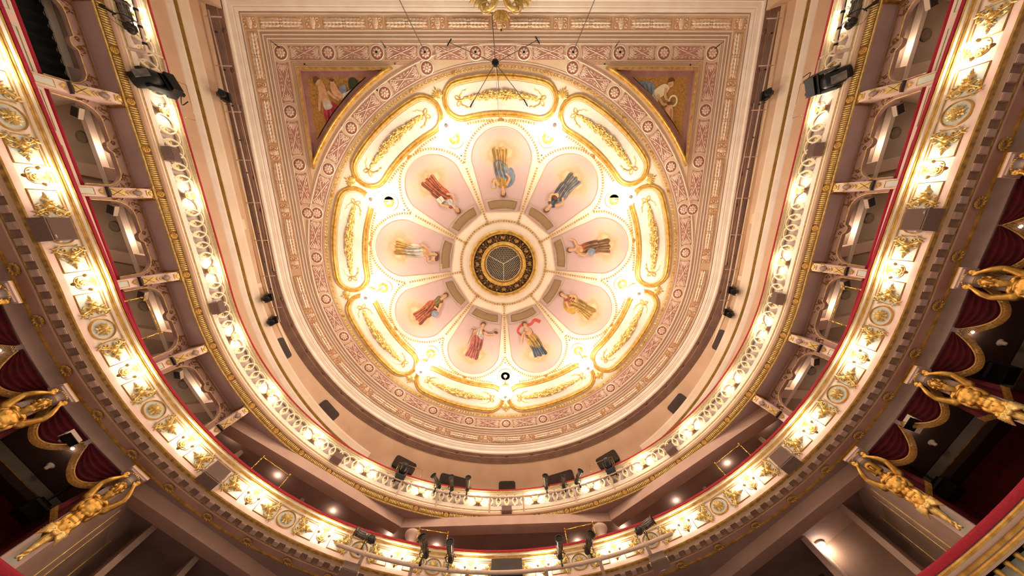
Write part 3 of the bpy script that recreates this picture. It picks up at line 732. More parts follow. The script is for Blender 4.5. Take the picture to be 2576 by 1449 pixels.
        for cx, cy in ((6.55, -6.7), (6.95, -6.55), (7.3, -6.75)):
            f.poly([(cx - .15, cy - .1), (cx + .15, cy - .1), (cx + .2, cy + .3), (cx + .1, cy + .75), (cx, cy + .45), (cx - .12, cy + .6), (cx - .2, cy + .25)], 'skin')
            f.disc(cx, cy - .2, .11, .11, 'skin'); f.disc(cx, cy - .25, .12, .07, 'hair'); f.stroke([(cx + .08, cy - .05), (cx + .12, cy + .3), (cx + .08, cy + .6)], .05, 'skin_d'); f.stroke([(cx - .1, cy), (cx - .2, cy + .12), (cx - .08, cy + .22)], (.07, .05), 'skin')
        f.poly([(6.6, -6.2), (6.9, -6.0), (7.3, -5.9), (7.5, -5.6), (7.6, -5.2), (7.45, -5.3), (7.1, -5.75), (6.7, -6.1)], 'green')
    f.mb.build('painted_figures', PMATS, sp)

# small black cable holes in the field
mb_h = MB().add(lathe([(.035, 0), (.035, .012), (0, .012)], 8)).mesh('cable_hole', BLACK)
for x, y in ((-8.05, -8.5), (-4.35, -8.52), (-5.2, -7.55), (-6.85, -6.2), (4.4, -8.5), (8.05, -8.47), (5.1, -7.7), (6.65, -6.3)):
    obj('cable_hole', mb_h, ceiling, cfr(x, y, ZC - .001, 0))
for k in range(9):
    a = -PI / 2 + (k + .5) * 2 * PI / 9; r = 5.35
    obj('cable_hole', mb_h, ceiling, cfr(r * math.cos(a), r * math.sin(a), dome(r) - .002, 0))

# ---- nine globe pendants
mb = MB(); mb.add(lathe([(.40, 0), (.40, .05), (.36, .07), (.33, .05), (.31, .05), (.27, .09), (.24, .06), (.1, .05), (.08, .12), (0, .12)], 24)); pen_rose = mb.mesh('ceiling_rose', CREAM, True)
mb = MB(); mb.add(lathe([(.27, .062), (.262, .095), (.245, .062)], 24)); pen_ring = mb.mesh('gilt_ring', GOLDB, True)
mb = MB(); mb.add(bar((0, 0, .1), (0, 0, 1.28), .018, 6)); mb.add(lathe([(.02, 1.16), (.06, 1.2), (.09, 1.27), (.12, 1.30), (.03, 1.31)], 12)); pen_rod = mb.mesh('rod', BRASS, True)
mb = MB(); mb.add(ell((0, 0, 1.62), .34, 16, 10)); pen_globe = mb.mesh('globe', GLOBE, True)
mb = MB(); mb.add(lathe([(.09, 1.95), (.085, 1.975), (.05, 1.98), (.03, 2.01), (0, 2.02)], 12)); pen_fin = mb.mesh('finial', WAX, True)
pos_word = ['top centre, just right of it', 'upper right', 'right', 'lower right', 'bottom centre', 'lower left', 'left', 'upper left', 'top centre, just left of it']
nb = ['between the petals of the lyre and dark grey muses', 'between the petals of the dark grey and globe muses', 'between the petals of the brown and rose-ochre muses', 'between the petals of the ochre and red-scarf muses', 'between the petals of the red-scarf and staff muses',
      'between the petals of the staff and rust globe muses', 'between the petals of the rust globe and white-draped muses', 'between the petals of the white-draped and book muses', 'between the petals of the book and lyre muses']
for k in range(9):
    a = -PI / 2 + (k + .5) * 2 * PI / 9; r = 6.08
    t = thing('globe_pendant', 'lit white globe pendant ' + nb[k], 'pendant lamp', cfr(r * math.cos(a), r * math.sin(a), dome(r), 0), 'globe pendants of the dome')
    for me, nm in ((pen_rose, 'ceiling_rose'), (pen_ring, 'gilt_ring'), (pen_rod, 'rod'), (pen_globe, 'globe'), (pen_fin, 'finial')): obj(nm, me, t)
# ================================================================ HORSESHOE CURVES
class Crv:
    # plan curve of a tier: half ellipse at the back, straight slightly flaring sides; s is the signed length from the rear centre
    def __init__(c, a, b, y0, k, S=27.):
        n = 600; th = np.linspace(0, PI / 2, n); x = a * np.sin(th); y = y0 + b * np.cos(th)
        e = (S + 8) - 15.0; yy = np.linspace(y0, y0 - e, n)[1:]; xx = a + k * (y0 - yy)
        c.x = np.r_[x, xx]; c.y = np.r_[y, yy]; c.d = np.r_[0, np.cumsum(np.hypot(np.diff(c.x), np.diff(c.y)))]; c.S = S
    def at(c, s):
        t = abs(s); sg = -1 if s < 0 else 1; h = .02
        p = np.array((np.interp(t, c.d, c.x), np.interp(t, c.d, c.y))); q = np.array((np.interp(t + h, c.d, c.x), np.interp(t + h, c.d, c.y)))
        g = (q - p) / np.hypot(*(q - p)); nrm = np.array((-g[1], g[0]))
        if t < 1e-6: nrm = np.array((0., 1.))
        return (sg * p[0], p[1]), (sg * nrm[0], nrm[1])
    def frame(c, s, q=0., z=0.):
        p, n = c.at(s); y = (-n[0], -n[1], 0); x = (y[1], -y[0], 0)
        return fr((p[0] + n[0] * q, p[1] + n[1] * q, z), x, y, (0, 0, 1))
    def pt(c, s, q, z):
        p, n = c.at(s); return (p[0] + n[0] * q, p[1] + n[1] * q, z)
    def near(c, x, y):
        d = np.hypot(c.x - abs(x), c.y - y); i = int(d.argmin()); return float(c.d[i]) * (-1 if x < 0 else 1)
C3 = Crv(9.93, 9.63, -.05, .041); C2 = Crv(10.22, 9.81, -.70, .071); CW = Crv(11.15, 12.7, 0., .02)
def sweep(mb, C, pr, s0=None, s1=None, ds=.3, mi=0):
    s0 = -26. if s0 is None else s0; s1 = 26. if s1 is None else s1
    n = max(2, int(abs(s1 - s0) / ds)); v = []; f = []; m = len(pr)
    for i in range(n + 1):
        s = s0 + (s1 - s0) * i / n; p, nn = C.at(s)
        v += [(p[0] + nn[0] * q, p[1] + nn[1] * q, z) for q, z in pr]
    for i in range(n):
        for j in range(m - 1): f.append((i * m + j, (i + 1) * m + j, (i + 1) * m + j + 1, i * m + j + 1))
    mb.add((v, f), None, mi)
def strip(name, C, pr, m, parent, smooth=False, s0=None, s1=None, ds=.3):
    mb = MB(); sweep(mb, C, pr, s0, s1, ds); return mb.build(name, m, parent, smooth)
ORD = ['first', 'second', 'third', 'fourth', 'fifth', 'sixth', 'seventh', 'eighth', 'ninth', 'tenth', 'eleventh', 'twelfth']
def side(s): return 'left' if s < 0 else 'right'

# ================================================================ ATTIC WALL AND CORNICE
wall_rear = structure('wall_rear', 'plain peach attic wall curving behind the upper balcony')
def attic_gap(s):
    (x, y), n = CW.at(s); return (math.hypot(x, y) if y > 0 else abs(x)) - 11.03
mb = MB(); v = []; f = []; ns = 160
for i in range(ns + 1):
    s = -35 + 70 * i / ns; g = attic_gap(s)
    v += [CW.pt(s, -g, 13.41), CW.pt(s, -g * .5, 13.0), CW.pt(s, 0, 12.6), CW.pt(s, 0, 10.0)]
for i in range(ns):
    for j in range(3): f.append((4 * i + j, 4 * i + 4 + j, 4 * i + 5 + j, 4 * i + 1 + j))
mb.add((v, f)).build('attic_wall', TAUPE, wall_rear, True)
trim = structure('trim_1', 'brown stepped cornice with round bosses under the ceiling')
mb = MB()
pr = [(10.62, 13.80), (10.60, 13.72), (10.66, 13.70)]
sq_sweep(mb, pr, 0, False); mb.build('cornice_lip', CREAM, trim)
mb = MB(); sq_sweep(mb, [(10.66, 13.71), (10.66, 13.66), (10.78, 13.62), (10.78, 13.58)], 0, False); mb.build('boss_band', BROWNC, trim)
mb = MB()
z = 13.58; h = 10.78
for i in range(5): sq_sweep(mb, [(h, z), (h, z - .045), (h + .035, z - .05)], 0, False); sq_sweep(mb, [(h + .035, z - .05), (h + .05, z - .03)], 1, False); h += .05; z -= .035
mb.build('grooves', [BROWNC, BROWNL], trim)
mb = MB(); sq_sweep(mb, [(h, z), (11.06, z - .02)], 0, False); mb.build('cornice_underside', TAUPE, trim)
boss = MB().add(lathe([(.085, 0), (.085, .03), (.065, .045), (.05, .03), (.045, .05), (0, .055)], 14)).mesh('boss', BROWNC, True)
for k in range(25):
    a = PI * k / 24; obj('boss', boss, trim, cfr(10.72 * math.cos(a), 10.72 * math.sin(a), 13.645, 0))
for sx in (-1, 1):
    for k in range(1, 8): obj('boss', boss, trim, cfr(sx * 10.72, -1.35 * k, 13.645, 0))
# string course with an olive-gold band along both side walls
for sg in (-1, 1):
    st = structure('trim_%d' % (2 if sg < 0 else 3), 'moulded string course with an old gold band on the %s attic wall' % side(sg))
    a, b = sg * 8.0, sg * 34
    strip('lower_moulding', CW, [(0, 12.15), (-.05, 12.18), (-.06, 12.24), (-.10, 12.26), (-.12, 12.34)], CREAM, st, True, a, b)
    strip('gold_band', CW, [(-.12, 12.34), (-.11, 12.50)], mat('dull_gold_band', '#A8843C', '#8C6A2C', .35, .6, 5, .1, 30, stretch=(1, 1, .3)), st, True, a, b)
    strip('upper_moulding', CW, [(-.11, 12.50), (-.15, 12.53), (-.15, 12.60), (-.20, 12.63), (-.21, 12.70), (-.25, 12.72), (-.26, 12.80), (0, 12.81)], PEACHL, st, True, a, b)
    strip('beam', CW, [(-.12, 13.20), (-.22, 13.20), (-.22, 13.32), (-.12, 13.34)], PEACH, st, False, sg * 11.5, b)
    for y, w in ((-2.1, .42), (-6.0, .2), (-4.1, .16), (.6, .2)):
        s = CW.near(sg * 11.15, y)
        obj('hatch', MB().add(box(0, .05, 0, w, .1, .42)).mesh('hatch', PEACH), st, CW.frame(s, 0, 13.02))
# rounded ports high in the attic wall; dark plates stand in for shaded openings
def port(s, z, w, h, lab):
    g = attic_gap(s); M = CW.frame(s, -g * (z - 12.6) / .81, z) @ RX(-math.atan2(g, .81)) @ fr((0, 0, 0), (-1, 0, 0), (0, 0, 1), (0, 1, 0))
    t = obj('port', MB().add(plate(rrect(w, h, .12), .05)).mesh('port', DARKG), wall_rear, M); t['label'] = lab
    MB().add(plate(rrect(w - .07, h - .07, .1), .053)).build('opening_shade', mat('port_dark', '#4A3830', '#3C2D27', .8), t)  # solid plate, its dark colour painted as the shade inside the port
    MB().add(box(0, -h / 2 + .06, .05, w - .05, .05, .04)).build('reveal_shade', BLACK, t)  # black strip painted as the shaded reveal
for x, y, w, h, l in ((-10.62, 3.68, 1.05, .55, 'tall dark rounded port beside the lower moving heads on the left pipe'), (10.62, 3.68, 1.05, .55, 'tall dark rounded port beside the lower moving heads on the right pipe'),
                   (-9.1, 7.2, 1.1, .6, 'dark rounded port behind the upper rail, left of the rear moving head'), (9.1, 7.3, 1.1, .6, 'dark rounded port behind the upper rail, right of the rear moving head'),
                   (-5.6, 10.7, 1.2, .6, 'dark rounded port right behind the left rear moving head'), (5.6, 10.7, 1.2, .6, 'dark rounded port right behind the right rear moving head'),
                   (-2.85, 11.6, 1.6, .55, 'wide dark port behind the left trio of profile spotlights'), (2.85, 11.6, 1.6, .55, 'wide dark port behind the right trio of profile spotlights'), (0.001, 12, .9, .5, 'low dark port at the rear centre above the crimson rail')):
    s = CW.near(x, y)
    port(s, 12.93, w, h, l)

# ================================================================ UPPER BALCONY (rings and fluted band)
b3 = thing('balcony', 'upper balcony with interlaced ring balustrade and fluted gilt band', 'balcony')
strip('rail', C3, [(.30, 10.44), (.30, 10.51), (.12, 10.53), (-.04, 10.52), (-.07, 10.485), (-.05, 10.45)], CRIM, b3, True)
strip('rail_moulding', C3, [(-.03, 10.45), (-.035, 10.42), (.0, 10.40), (.0, 10.375), (-.02, 10.37), (-.015, 10.34), (.02, 10.32), (.04, 10.30)], CREAM, b3)
mb = MB()
for q, z, w in ((-.045, 10.43, .018), (-.03, 10.365, .016), (.015, 10.315, .014)): sweep(mb, C3, [(q, z + w), (q - .015, z), (q, z - w)])
mb.build('rail_fillets', GOLDB, b3)
strip('ring_ground', C3, [(.04, 10.30), (.15, 10.295), (.15, 9.75), (.04, 9.745)], mat('lilac_ground', '#D9C4BC', '#CFB8B0', .8), b3)
strip('fascia', C3, [(.045, 9.76), (.0, 9.755), (.0, 9.57)], CREAM, b3)
mb = MB()
for q, z, w in ((-.004, 9.60, .010), (-.004, 9.565, .012)): sweep(mb, C3, [(q, z + w), (q - .015, z), (q, z - w)])
mb.build('lower_fillets', GOLDB, b3)
strip('lower_moulding', C3, [(.0, 9.56), (-.02, 9.535), (-.02, 9.50), (.0, 9.49)], CREAM, b3)
strip('torus', C3, [(.0, 9.49), (-.035, 9.46), (-.04, 9.43), (-.02, 9.395), (.03, 9.38)], TAUPE, b3, True)
strip('flute_ground', C3, [(.035, 9.385), (.055, 9.36), (.10, 9.22)], mat('flute_ground_gold', '#9A6C34', '#7E5424', .55, .4, 8), b3)
strip('bottom_fillet', C3, [(.10, 9.225), (.085, 9.20), (.10, 9.18), (.14, 9.185)], GOLDB, b3)
strip('soffit', C3, [(.14, 9.19), (.62, 9.19)], MAUVE, b3)
strip('soffit_rear', C3, [(.62, 9.19), (2.6, 9.19)], MAUVE, b3, False, -11.1, 11.1)
strip('balcony_floor', C3, [(.3, 10.43), (.3, 9.5), (1.6, 9.5)], TAUPE, b3)
# rings: six per bay, with a boss where two rings interlock
rg = MB(); p = [(.262 * math.cos(2 * PI * i / 28), 0, .262 * math.sin(2 * PI * i / 28)) for i in range(28)]
for (r0, y0), (r1, y1) in (((.298, -.05), (.295, .02)), ((.295, .02), (.285, .032)), ((.285, .032), (.262, .032)), ((.262, .032), (.252, .02)), ((.252, .02), (.249, -.05))):
    v = []; f = []
    for i in range(28):
        a = 2 * PI * i / 28; v += [(r0 * math.cos(a), y0, r0 * math.sin(a)), (r1 * math.cos(a), y1, r1 * math.sin(a))]
    for i in range(28): j = (i + 1) % 28; f.append((2 * i, 2 * i + 1, 2 * j + 1, 2 * j))
    rg.add((v, f))
ring_me = rg.mesh('ring', mat('ivory_ring', '#F7E7C8', '#EFD9B4', .55))
bridge_me = MB().add(box(0, -.012, -.02, .16, .045, .10)).add(box(0, -.012, -.15, .05, .04, .2)).mesh('ring_bridge', mat('ivory_ring', '#F7E7C8', '#EFD9B4', .55))
boss_me = MB().add(lathe([(.034, 0), (.034, .035), (.024, .045), (0, .05)], 10), fr((0, 0, 0), (1, 0, 0), (0, 0, -1), (0, 1, 0))).mesh('boss', GOLDB, True)
ry = mat('ivory_ring', '#F7E7C8')
for k in range(-9, 10):
    c = 2.45 * k
    for j in range(6): obj('ring', ring_me, b3, C3.frame(c - .875 + .35 * j, .045, 10.025))
    for j in range(5): obj('boss', boss_me, obj('ring_bridge', bridge_me, b3, C3.frame(c - .70 + .35 * j, .045, 9.985)))
mb = MB(); fl = MB()
for k in range(-21, 21):
    for j in range(16):
        s = 1.225 * k + .16 + j * (.905 / 15); M = C3.frame(s, 0, 0)
        fl.add(tube([(0, -.045, 9.375), (0, -.062, 9.30), (0, -.088, 9.235)], [.022, .025, .022], 5), M)
f = fl.build('flutes', GOLDB, b3, True); f['kind'] = 'stuff'
ro = MB(); ro.add(lathe([(.085, 0), (.085, .02), (.07, .035), (.055, .02), (.03, .03), (.02, .05), (0, .05)], 14), fr((0, 0, 0), (1, 0, 0), (0, 0, -1), (0, 1, 0)))
for i in range(8): ro.add(ell((.05, 0, .03), (.028, .02, .015), 6, 4), fr((0, 0, 0), (1, 0, 0), (0, 0, -1), (0, 1, 0)) @ RZ(i * PI / 4))
ros3 = ro.mesh('rosette', GOLD, True)
for k in range(-20, 21): obj('rosette', ros3, b3, C3.frame(1.225 * k, .075, 9.30) @ RX(-.3))

# ================================================================ MIDDLE BALCONY (oval medallions, dentils, wreaths)
b2 = thing('balcony', 'middle balcony with gilt oval medallions, arabesque panels and a dentil course', 'balcony')
strip('rail', C2, [(.35, 7.66), (.35, 7.75), (.15, 7.78), (-.03, 7.77), (-.07, 7.73), (-.06, 7.68)], CRIM, b2, True)
strip('rail_moulding', C2, [(-.03, 7.68), (-.05, 7.66), (-.05, 7.63), (.0, 7.60), (.0, 7.55), (-.025, 7.54), (-.03, 7.50), (.0, 7.47), (.01, 7.43), (.02, 7.42)], CREAM, b2)
mb = MB()
for q, z, w in ((-.055, 7.655, .018), (-.01, 7.585, .02), (-.03, 7.52, .022), (.0, 7.45, .014)): sweep(mb, C2, [(q, z + w), (q - .015, z), (q, z - w)])
mb.build('rail_fillets', GOLD, b2)
strip('field', C2, [(.02, 7.43), (.02, 6.93)], CREAM, b2)
strip('fascia', C2, [(.02, 6.935), (.0, 6.93), (.0, 6.80)], PINKP, b2)
strip('fascia_fillet', C2, [(.0, 6.81), (-.02, 6.795), (.0, 6.775)], GOLD, b2)
strip('cove', C2, [(.0, 6.78), (.01, 6.76), (.04, 6.745), (.05, 6.73)], GOLDD, b2, True)
strip('drip', C2, [(.05, 6.735), (.07, 6.72), (.11, 6.71), (.12, 6.69)], TAUPE, b2, True)
strip('dentil_ground', C2, [(.12, 6.69), (.15, 6.74), (.33, 6.74), (.33, 6.67)], mat('dentil_shade', '#B08E7C', '#A07E6C', .8), b2)
strip('dentil_fillet', C2, [(.325, 6.675), (.335, 6.655), (.36, 6.66)], GOLDD, b2)
strip('soffit', C2, [(.36, 6.665), (.38, 6.64), (.42, 6.64), (.43, 6.655), (.66, 6.655)], mat('rose_soffit', '#D2A892', '#BE9080', .8, 0, 1.6), b2)
strip('soffit_fillet', C2, [(.66, 6.66), (.665, 6.62), (.70, 6.615), (.705, 6.64)], GOLD, b2)
for sg in (-1, 1): strip('frieze_beam', C2, [(.70, 6.62), (.705, 6.36), (.95, 6.35)], mat('grey_mauve', '#A98C80', '#9C7F74', .8), b2, False, sg * 10.8, sg * 26)
strip('soffit_rear', C2, [(.70, 6.635), (3.6, 6.635)], MAUVE, b2, False, -11.3, 11.3)
strip('balcony_floor', C2, [(.35, 7.64), (.35, 6.9), (1.7, 6.9)], TAUPE, b2)
dm = MB(); dm.add(box(0, 0, 0, .165, .20, .075)); dm.add(box(0, .0, -.042, .145, .17, .012)); den_me = dm.mesh('dentil', mat('pink_dentil', '#D9B6A6', '#CDA696', .8))
for k in range(-74, 75): obj('dentil', den_me, b2, C2.frame(.3486 * (k + .5), .225, 6.705))
wr = MB(); DNM = fr((0, 0, 0), (1, 0, 0), (0, -1, 0), (0, 0, -1))
wr.add(tube([(.095 * math.cos(2 * PI * i / 18), .095 * math.sin(2 * PI * i / 18), .025) for i in range(18)], .024, 5, True), DNM)
for i in range(22): wr.add(leaf(.07, .04, .02, .01), DNM @ RZ(2 * PI * i / 22) @ T(.1, 0, .035) @ RZ(PI / 2 + (.5 if i % 2 else -.5)))
wr_me = wr.mesh('wreath', GOLD)
for sg in (-1, 1):
    for k in range(21): obj('wreath', wr_me, b2, C2.frame(sg * (1.22 * k + .48), .54, 6.652))
VF = fr((0, 0, 0), (-1, 0, 0), (0, 0, 1), (0, 1, 0))     # local xy drawing -> upright on a wall, facing +y (into the house)
# oval medallion with a leaf rosette
mb = MB().add(ridge(oval(.262, .222, 32), .045, .05, True), VF); ov_f = mb.mesh('oval_frame', GOLD)
mb = MB().add(plate(oval(.245, .205, 28), .012), VF); ov_g = mb.mesh('oval_ground', GREYB)
mb = MB()
for j, (n, L, r0) in enumerate(((10, .13, .05), (8, .1, .025), (6, .07, .01))):
    for i in range(n): mb.add(leaf(L, .075, .035, .0), VF @ SC(1.05, .95, 1) @ T(0, 0, .015 + .02 * j) @ RZ(2 * PI * i / n + j * .3) @ T(r0, 0, 0) @ RY(-.35))
mb.add(ell((0, 0, .07), .03, 8, 5), VF); ov_r = mb.mesh('leaf_rosette', GOLDB)
# panel beside the medallion
def pan_out(g):
    x1 = .95 - g; x0 = .275 + g * .8; h = .222 - g
    o = [(x1, -h), (x1, h)]
    for i in range(9):
        t = 1 - 2 * i / 8; y = h * t; o.append((x0 + .13 * (1 - (1 - t * t)) * 0 + (math.sqrt(max(0, 1 - (y / .33) ** 2)) * .06) + .05 * t * t, y))
    return o
mb = MB().add(plate(pan_out(.01), .008), VF); pn_g = mb.mesh('panel_ground', GREYB)
mb = MB().add(ridge(pan_out(0), .03, .03, True), VF); pn_f = mb.mesh('panel_frame', GOLD)
mb = MB()
for sg in (-1, 1):
    mb.add(tube([(x, y, .025) for x, y in spiral(.47, sg * .075, .055, PI / 2 * sg, 1.1, 12, .2, -sg)], .013, 5), VF)
    mb.add(tube([(x, y, .025) for x, y in spl([(.44, sg * .13), (.50, sg * .16), (.55, sg * .08), (.60, sg * .03)], 4)], [.01] * 5 + [.016] * 4 + [.02] * 4, 5), VF)
    mb.add(leaf(.12, .05, .03, .02), VF @ T(.47, sg * .12, .015) @ RZ(sg * 1.2)); mb.add(leaf(.13, .05, .03), VF @ T(.58, sg * .02, .02) @ RZ(sg * .9))
    mb.add(tube([(x, y, .025) for x, y in spl([(.60, sg * .02), (.64, sg * .10), (.61, sg * .145), (.585, sg * .12)], 4)], .012, 5), VF)
    mb.add(leaf(.09, .04, .025), VF @ T(.68, 0, .02) @ RZ(sg * .7)); mb.add(leaf(.07, .035, .025), VF @ T(.75, 0, .02) @ RZ(sg * .8))
mb.add(ell((.60, 0, .03), (.04, .05, .03), 8, 5), VF); mb.add(ell((.70, 0, .025), (.03, .025, .02), 6, 4), VF); mb.add(leaf(.10, .04, .03), VF @ T(.76, 0, .02))
mb.add(ell((.865, 0, .02), .012, 5, 4), VF)
for q in range(-2, 3): mb.add(leaf(.10, .05, .04, .02), VF @ T(.50, 0, .02) @ RZ(q * .55)); mb.add(leaf(.075, .04, .035, .02), VF @ T(.63, 0, .025) @ RZ(q * .6))
for sg in (-1, 1):
    for x_, y_, a_ in ((.45, .155, 1.9), (.53, .14, .5), (.42, .09, 2.6), (.60, .10, 1.4), (.70, .03, 1.1)): mb.add(leaf(.07, .04, .03, .015), VF @ T(x_, sg * y_, .02) @ RZ(sg * a_))
mb = MB().add((mb.v, mb.f), T(-.60, 0, 0) @ SC(1.18, 1.2, 1.3) @ T(.62, 0, 0)); pn_o = mb.mesh('arabesque', GOLDB)
for k in range(-10, 11):
    s = 2.44 * k; M = C2.frame(s, .012, 7.175)
    o = obj('oval_medallion', ov_g, b2, M); obj('oval_frame', ov_f, o); obj('leaf_rosette', ov_r, o)
    for sg in (-1, 1):
        P = C2.frame(s + sg * .64, .012, 7.175) @ T(0, 0, 0) @ SC(sg, 1, 1) @ T(.64, 0, 0)
        o = obj('panel', pn_g, b2, P); obj('panel_frame', pn_f, o); obj('arabesque', pn_o, o)

# ================================================================ LOWER BALCONY (only its corners are in view)
b1 = thing('balcony', 'lower balcony with wide crimson rail and gilt balusters', 'balcony')
strip('rail', C2, [(.45, 4.05), (.45, 4.17), (.2, 4.2), (-.02, 4.19), (-.07, 4.13), (-.05, 4.05)], CRIM, b1, True)
strip('rail_moulding', C2, [(-.02, 4.06), (-.05, 4.02), (-.05, 3.97), (.03, 3.93), (.03, 3.86), (.0, 3.84), (.02, 3.78), (.05, 3.77)], PINKP, b1)
mb = MB()
for q, z, w in ((-.055, 4.0, .03), (.01, 3.90, .03), (.0, 3.82, .03)): sweep(mb, C2, [(q, z + w), (q - .02, z), (q, z - w)])
mb.build('rail_fillets', GOLD, b1)
strip('baluster_ground', C2, [(.22, 3.78), (.22, 3.05)], GREYB, b1)
strip('base', C2, [(.22, 3.06), (-.02, 3.05), (-.02, 2.85), (.1, 2.8)], PINKP, b1)
strip('balcony_floor', C2, [(.45, 4.05), (.45, 3.2), (3.2, 3.2)], DARKB, b1)
bal = MB().add(lathe([(.06, 0), (.06, .05), (.035, .09), (.055, .2), (.065, .3), (.045, .45), (.03, .56), (.045, .58), (.035, .61), (.055, .67), (.06, .7)], 10)).mesh('baluster', GOLD, True)
for sg in (-1, 1):
    for j in range(20):
        s = sg * (9.2 + .22 * j)
        if j % 8 == 5:
            o = obj('pedestal', MB().add(box(0, 0, 0, .2, .2, .72)).mesh('pedestal', PINKP), b1, C2.frame(s, .14, 3.42))
            m2 = MB()
            for t in range(4): m2.add(leaf(.13, .08, .04), VF @ T(0, .2 - .13 * t, 0) @ RZ(-PI / 2)); m2.add(ell((0, .1 - .1 * t, .02), .03, 6, 4), VF)
            m2.build('gilt_drop', GOLDB, o, False, T(0, .1, 0))
        else: obj('baluster', bal, b1, C2.frame(s, .12, 3.07))
# ================================================================ BOXES BETWEEN MIDDLE AND UPPER BALCONY
BOXW = mat('box_wall', '#CDB09A', '#C0A28C', .85, 0, 1.5); BOXD = mat('box_ceiling', '#B09A86', '#A38C78', .85, 0, 2)
def ext(pts, x0, x1):
    # prism: a (y,z) outline extruded along x
    n = len(pts); v = [(x0, y, z) for y, z in pts] + [(x1, y, z) for y, z in pts]
    return v, [tuple(range(n)), tuple(range(2 * n - 1, n - 1, -1))] + [(i, n + i, n + (i + 1) % n, (i + 1) % n) for i in range(n)]
def open_top(x):
    x = abs(x)
    if x < .15: return 8.83 + .07 * (x / .15) ** 2
    if x < .62: return 8.93
    if x < 1.03: return 8.50 + .43 * math.sqrt(max(0, 1 - ((x - .62) / .41) ** 2))
    return 8.10
xs = [-1.24, -1.035, -1.03] + [-1.02 + .4 * i / 8 for i in range(9)] + [-.5, -.3, -.16, -.15, -.1, -.05]; xs = xs + [0] + [-x for x in xs[::-1]]
mb = MB(); v = []; f = []
for x in xs: z = open_top(x); v += [(x, 0, 9.19), (x, 0, z), (x, -.12, z)]
for i in range(len(xs) - 1): f += [(3 * i, 3 * i + 1, 3 * i + 4, 3 * i + 3), (3 * i + 1, 3 * i + 2, 3 * i + 5, 3 * i + 4)]
mb.add((v, f)); front_me = mb.mesh('box_front', mat('mauve_arch', '#B8948A', '#AC867C', .8, 0, 1.5))
mb = MB(); mb.add(tube([(x, .012, open_top(x)) for x in xs if abs(x) < 1.031], .013, 5)); arch_e = mb.mesh('gilt_edge', GOLDB)
mb = MB(); mb.add(bar((-1.22, .01, 9.12), (1.22, .01, 9.12), .014, 5)); arch_l = mb.mesh('gilt_line', GOLDD)
mb = MB(); rr = random.Random(5)
for cx, cz, n, w, h in ((-.86, 8.98, 15, .2, .12), (.86, 8.98, 15, .2, .12), (0, 9.0, 13, .26, .07), (-1.12, 8.72, 9, .05, .2), (1.12, 8.72, 9, .05, .2)):
    for i in range(n):
        x = cx + rr.uniform(-w, w); z = cz + rr.uniform(-h, h); z = max(z, open_top(x) + .05)
        mb.add(leaf(rr.uniform(.06, .11), .035, .02), VF @ T(-x, z, .005) @ RZ(rr.uniform(0, 6.28)))
    for q in (-1, 1): mb.add(ridge(spiral(-cx + q * w * .5, max(cz, open_top(cx) + .09), .06, 0, 1.1, 10, .2, q), .02, .02), VF @ T(0, 0, .003))
arch_o = mb.mesh('foliage', mat('dull_gilding', '#A8762E', '#7E5420', .45, .6, 12))
mb = MB(); mb.add(box(0, -.02, 7.90, 2.44, .08, .32)); pp_b = mb.mesh('box_parapet', PINKP)
mb = MB()
for q in (-1, 1): mb.add(box(q * .6, .022, 7.90, 1.0, .012, .2))
pp_p = mb.mesh('parapet_panels', GREYB)
mb = MB()
for q in (-1, 1): mb.add(ridge([(q * .6 - .44, -.07), (q * .6 + .44, -.07), (q * .6 + .44, .07), (q * .6 - .44, .07)], .02, .012, True), VF @ T(0, 7.9, .03))
pp_g = mb.mesh('panel_beads', GOLDB)
mb = MB(); mb.add(tube([(-1.2, -.02, 8.08), (1.2, -.02, 8.08)], .055, 8)); pp_r = mb.mesh('padded_rail', mat('crimson_velvet', '#A8122E'), True)
def room_mesh(w0, w1, d, z0, z1, mats):
    v = [(-w0, -.12, z0), (w0, -.12, z0), (w0, -.12, z1), (-w0, -.12, z1), (-w1, -d, z0), (w1, -d, z0), (w1, -d, z1), (-w1, -d, z1)]
    m = MB(); m.add((v, [(0, 4, 7, 3), (1, 2, 6, 5), (4, 5, 6, 7)]), None, 0); m.add((v, [(3, 7, 6, 2)]), None, 1); m.add((v, [(0, 1, 5, 4)]), None, 2); return m.mesh('box_room', mats)
room2 = room_mesh(1.18, 1.40, 2.3, 7.3, 9.14, [BOXW, BOXD, DARKB])
mb = MB(); mb.add(box(0, -.55, 9.05, 2.3, .12, .16)); inner_c = mb.mesh('inner_cornice', CREAM)
mb = MB(); mb.add(box(0, 0, 0, .34, 2.3, .16)); beam_me = mb.mesh('cross_beam', mat('beam_plaster', '#D8BBA6', '#CCAC96', .8))
mb = MB(); mb.add(lathe([(.16, 0), (.16, .025), (.135, .035), (.12, .02), (.05, .03), (0, .035)], 18), DNM); vent_me = mb.mesh('round_vent', mat('vent_tan', '#8A7460', '#7C6654', .7), True)
# console between two boxes
def room_and_fill_lamp(parent, M, power, sz=.05):  # small room lamps; also serves the added fill deep in the side boxes
    o = MB().add(lathe([(sz, 0), (sz, .02), (sz * .6, .03), (0, .035)], 12), DNM).build('lamp', mat('lit_box_and_fill_lamp', '#FFFFFF', '#FFFFFF', .5, emit=(WARM, 6.)), parent, False, M)
    _M['lit_box_and_fill_lamp'].cycles.emission_sampling = 'NONE'
    l = bpy.data.lights.new('lamp_and_fill_light', 'POINT'); l.energy = power; l.color = (1, .82, .62); l.shadow_soft_size = .06
    q = bpy.data.objects.new('lamp_and_fill_light', l); COL.objects.link(q); q.parent = o; q.location = (0, 0, -.09)
con = ext([(-.44, 7.74), (-.44, 8.30), (-.41, 8.45), (-.33, 8.62), (-.22, 8.82), (-.15, 8.98), (-.14, 9.17), (-.62, 9.17), (-.62, 7.74)], -.125, .125)
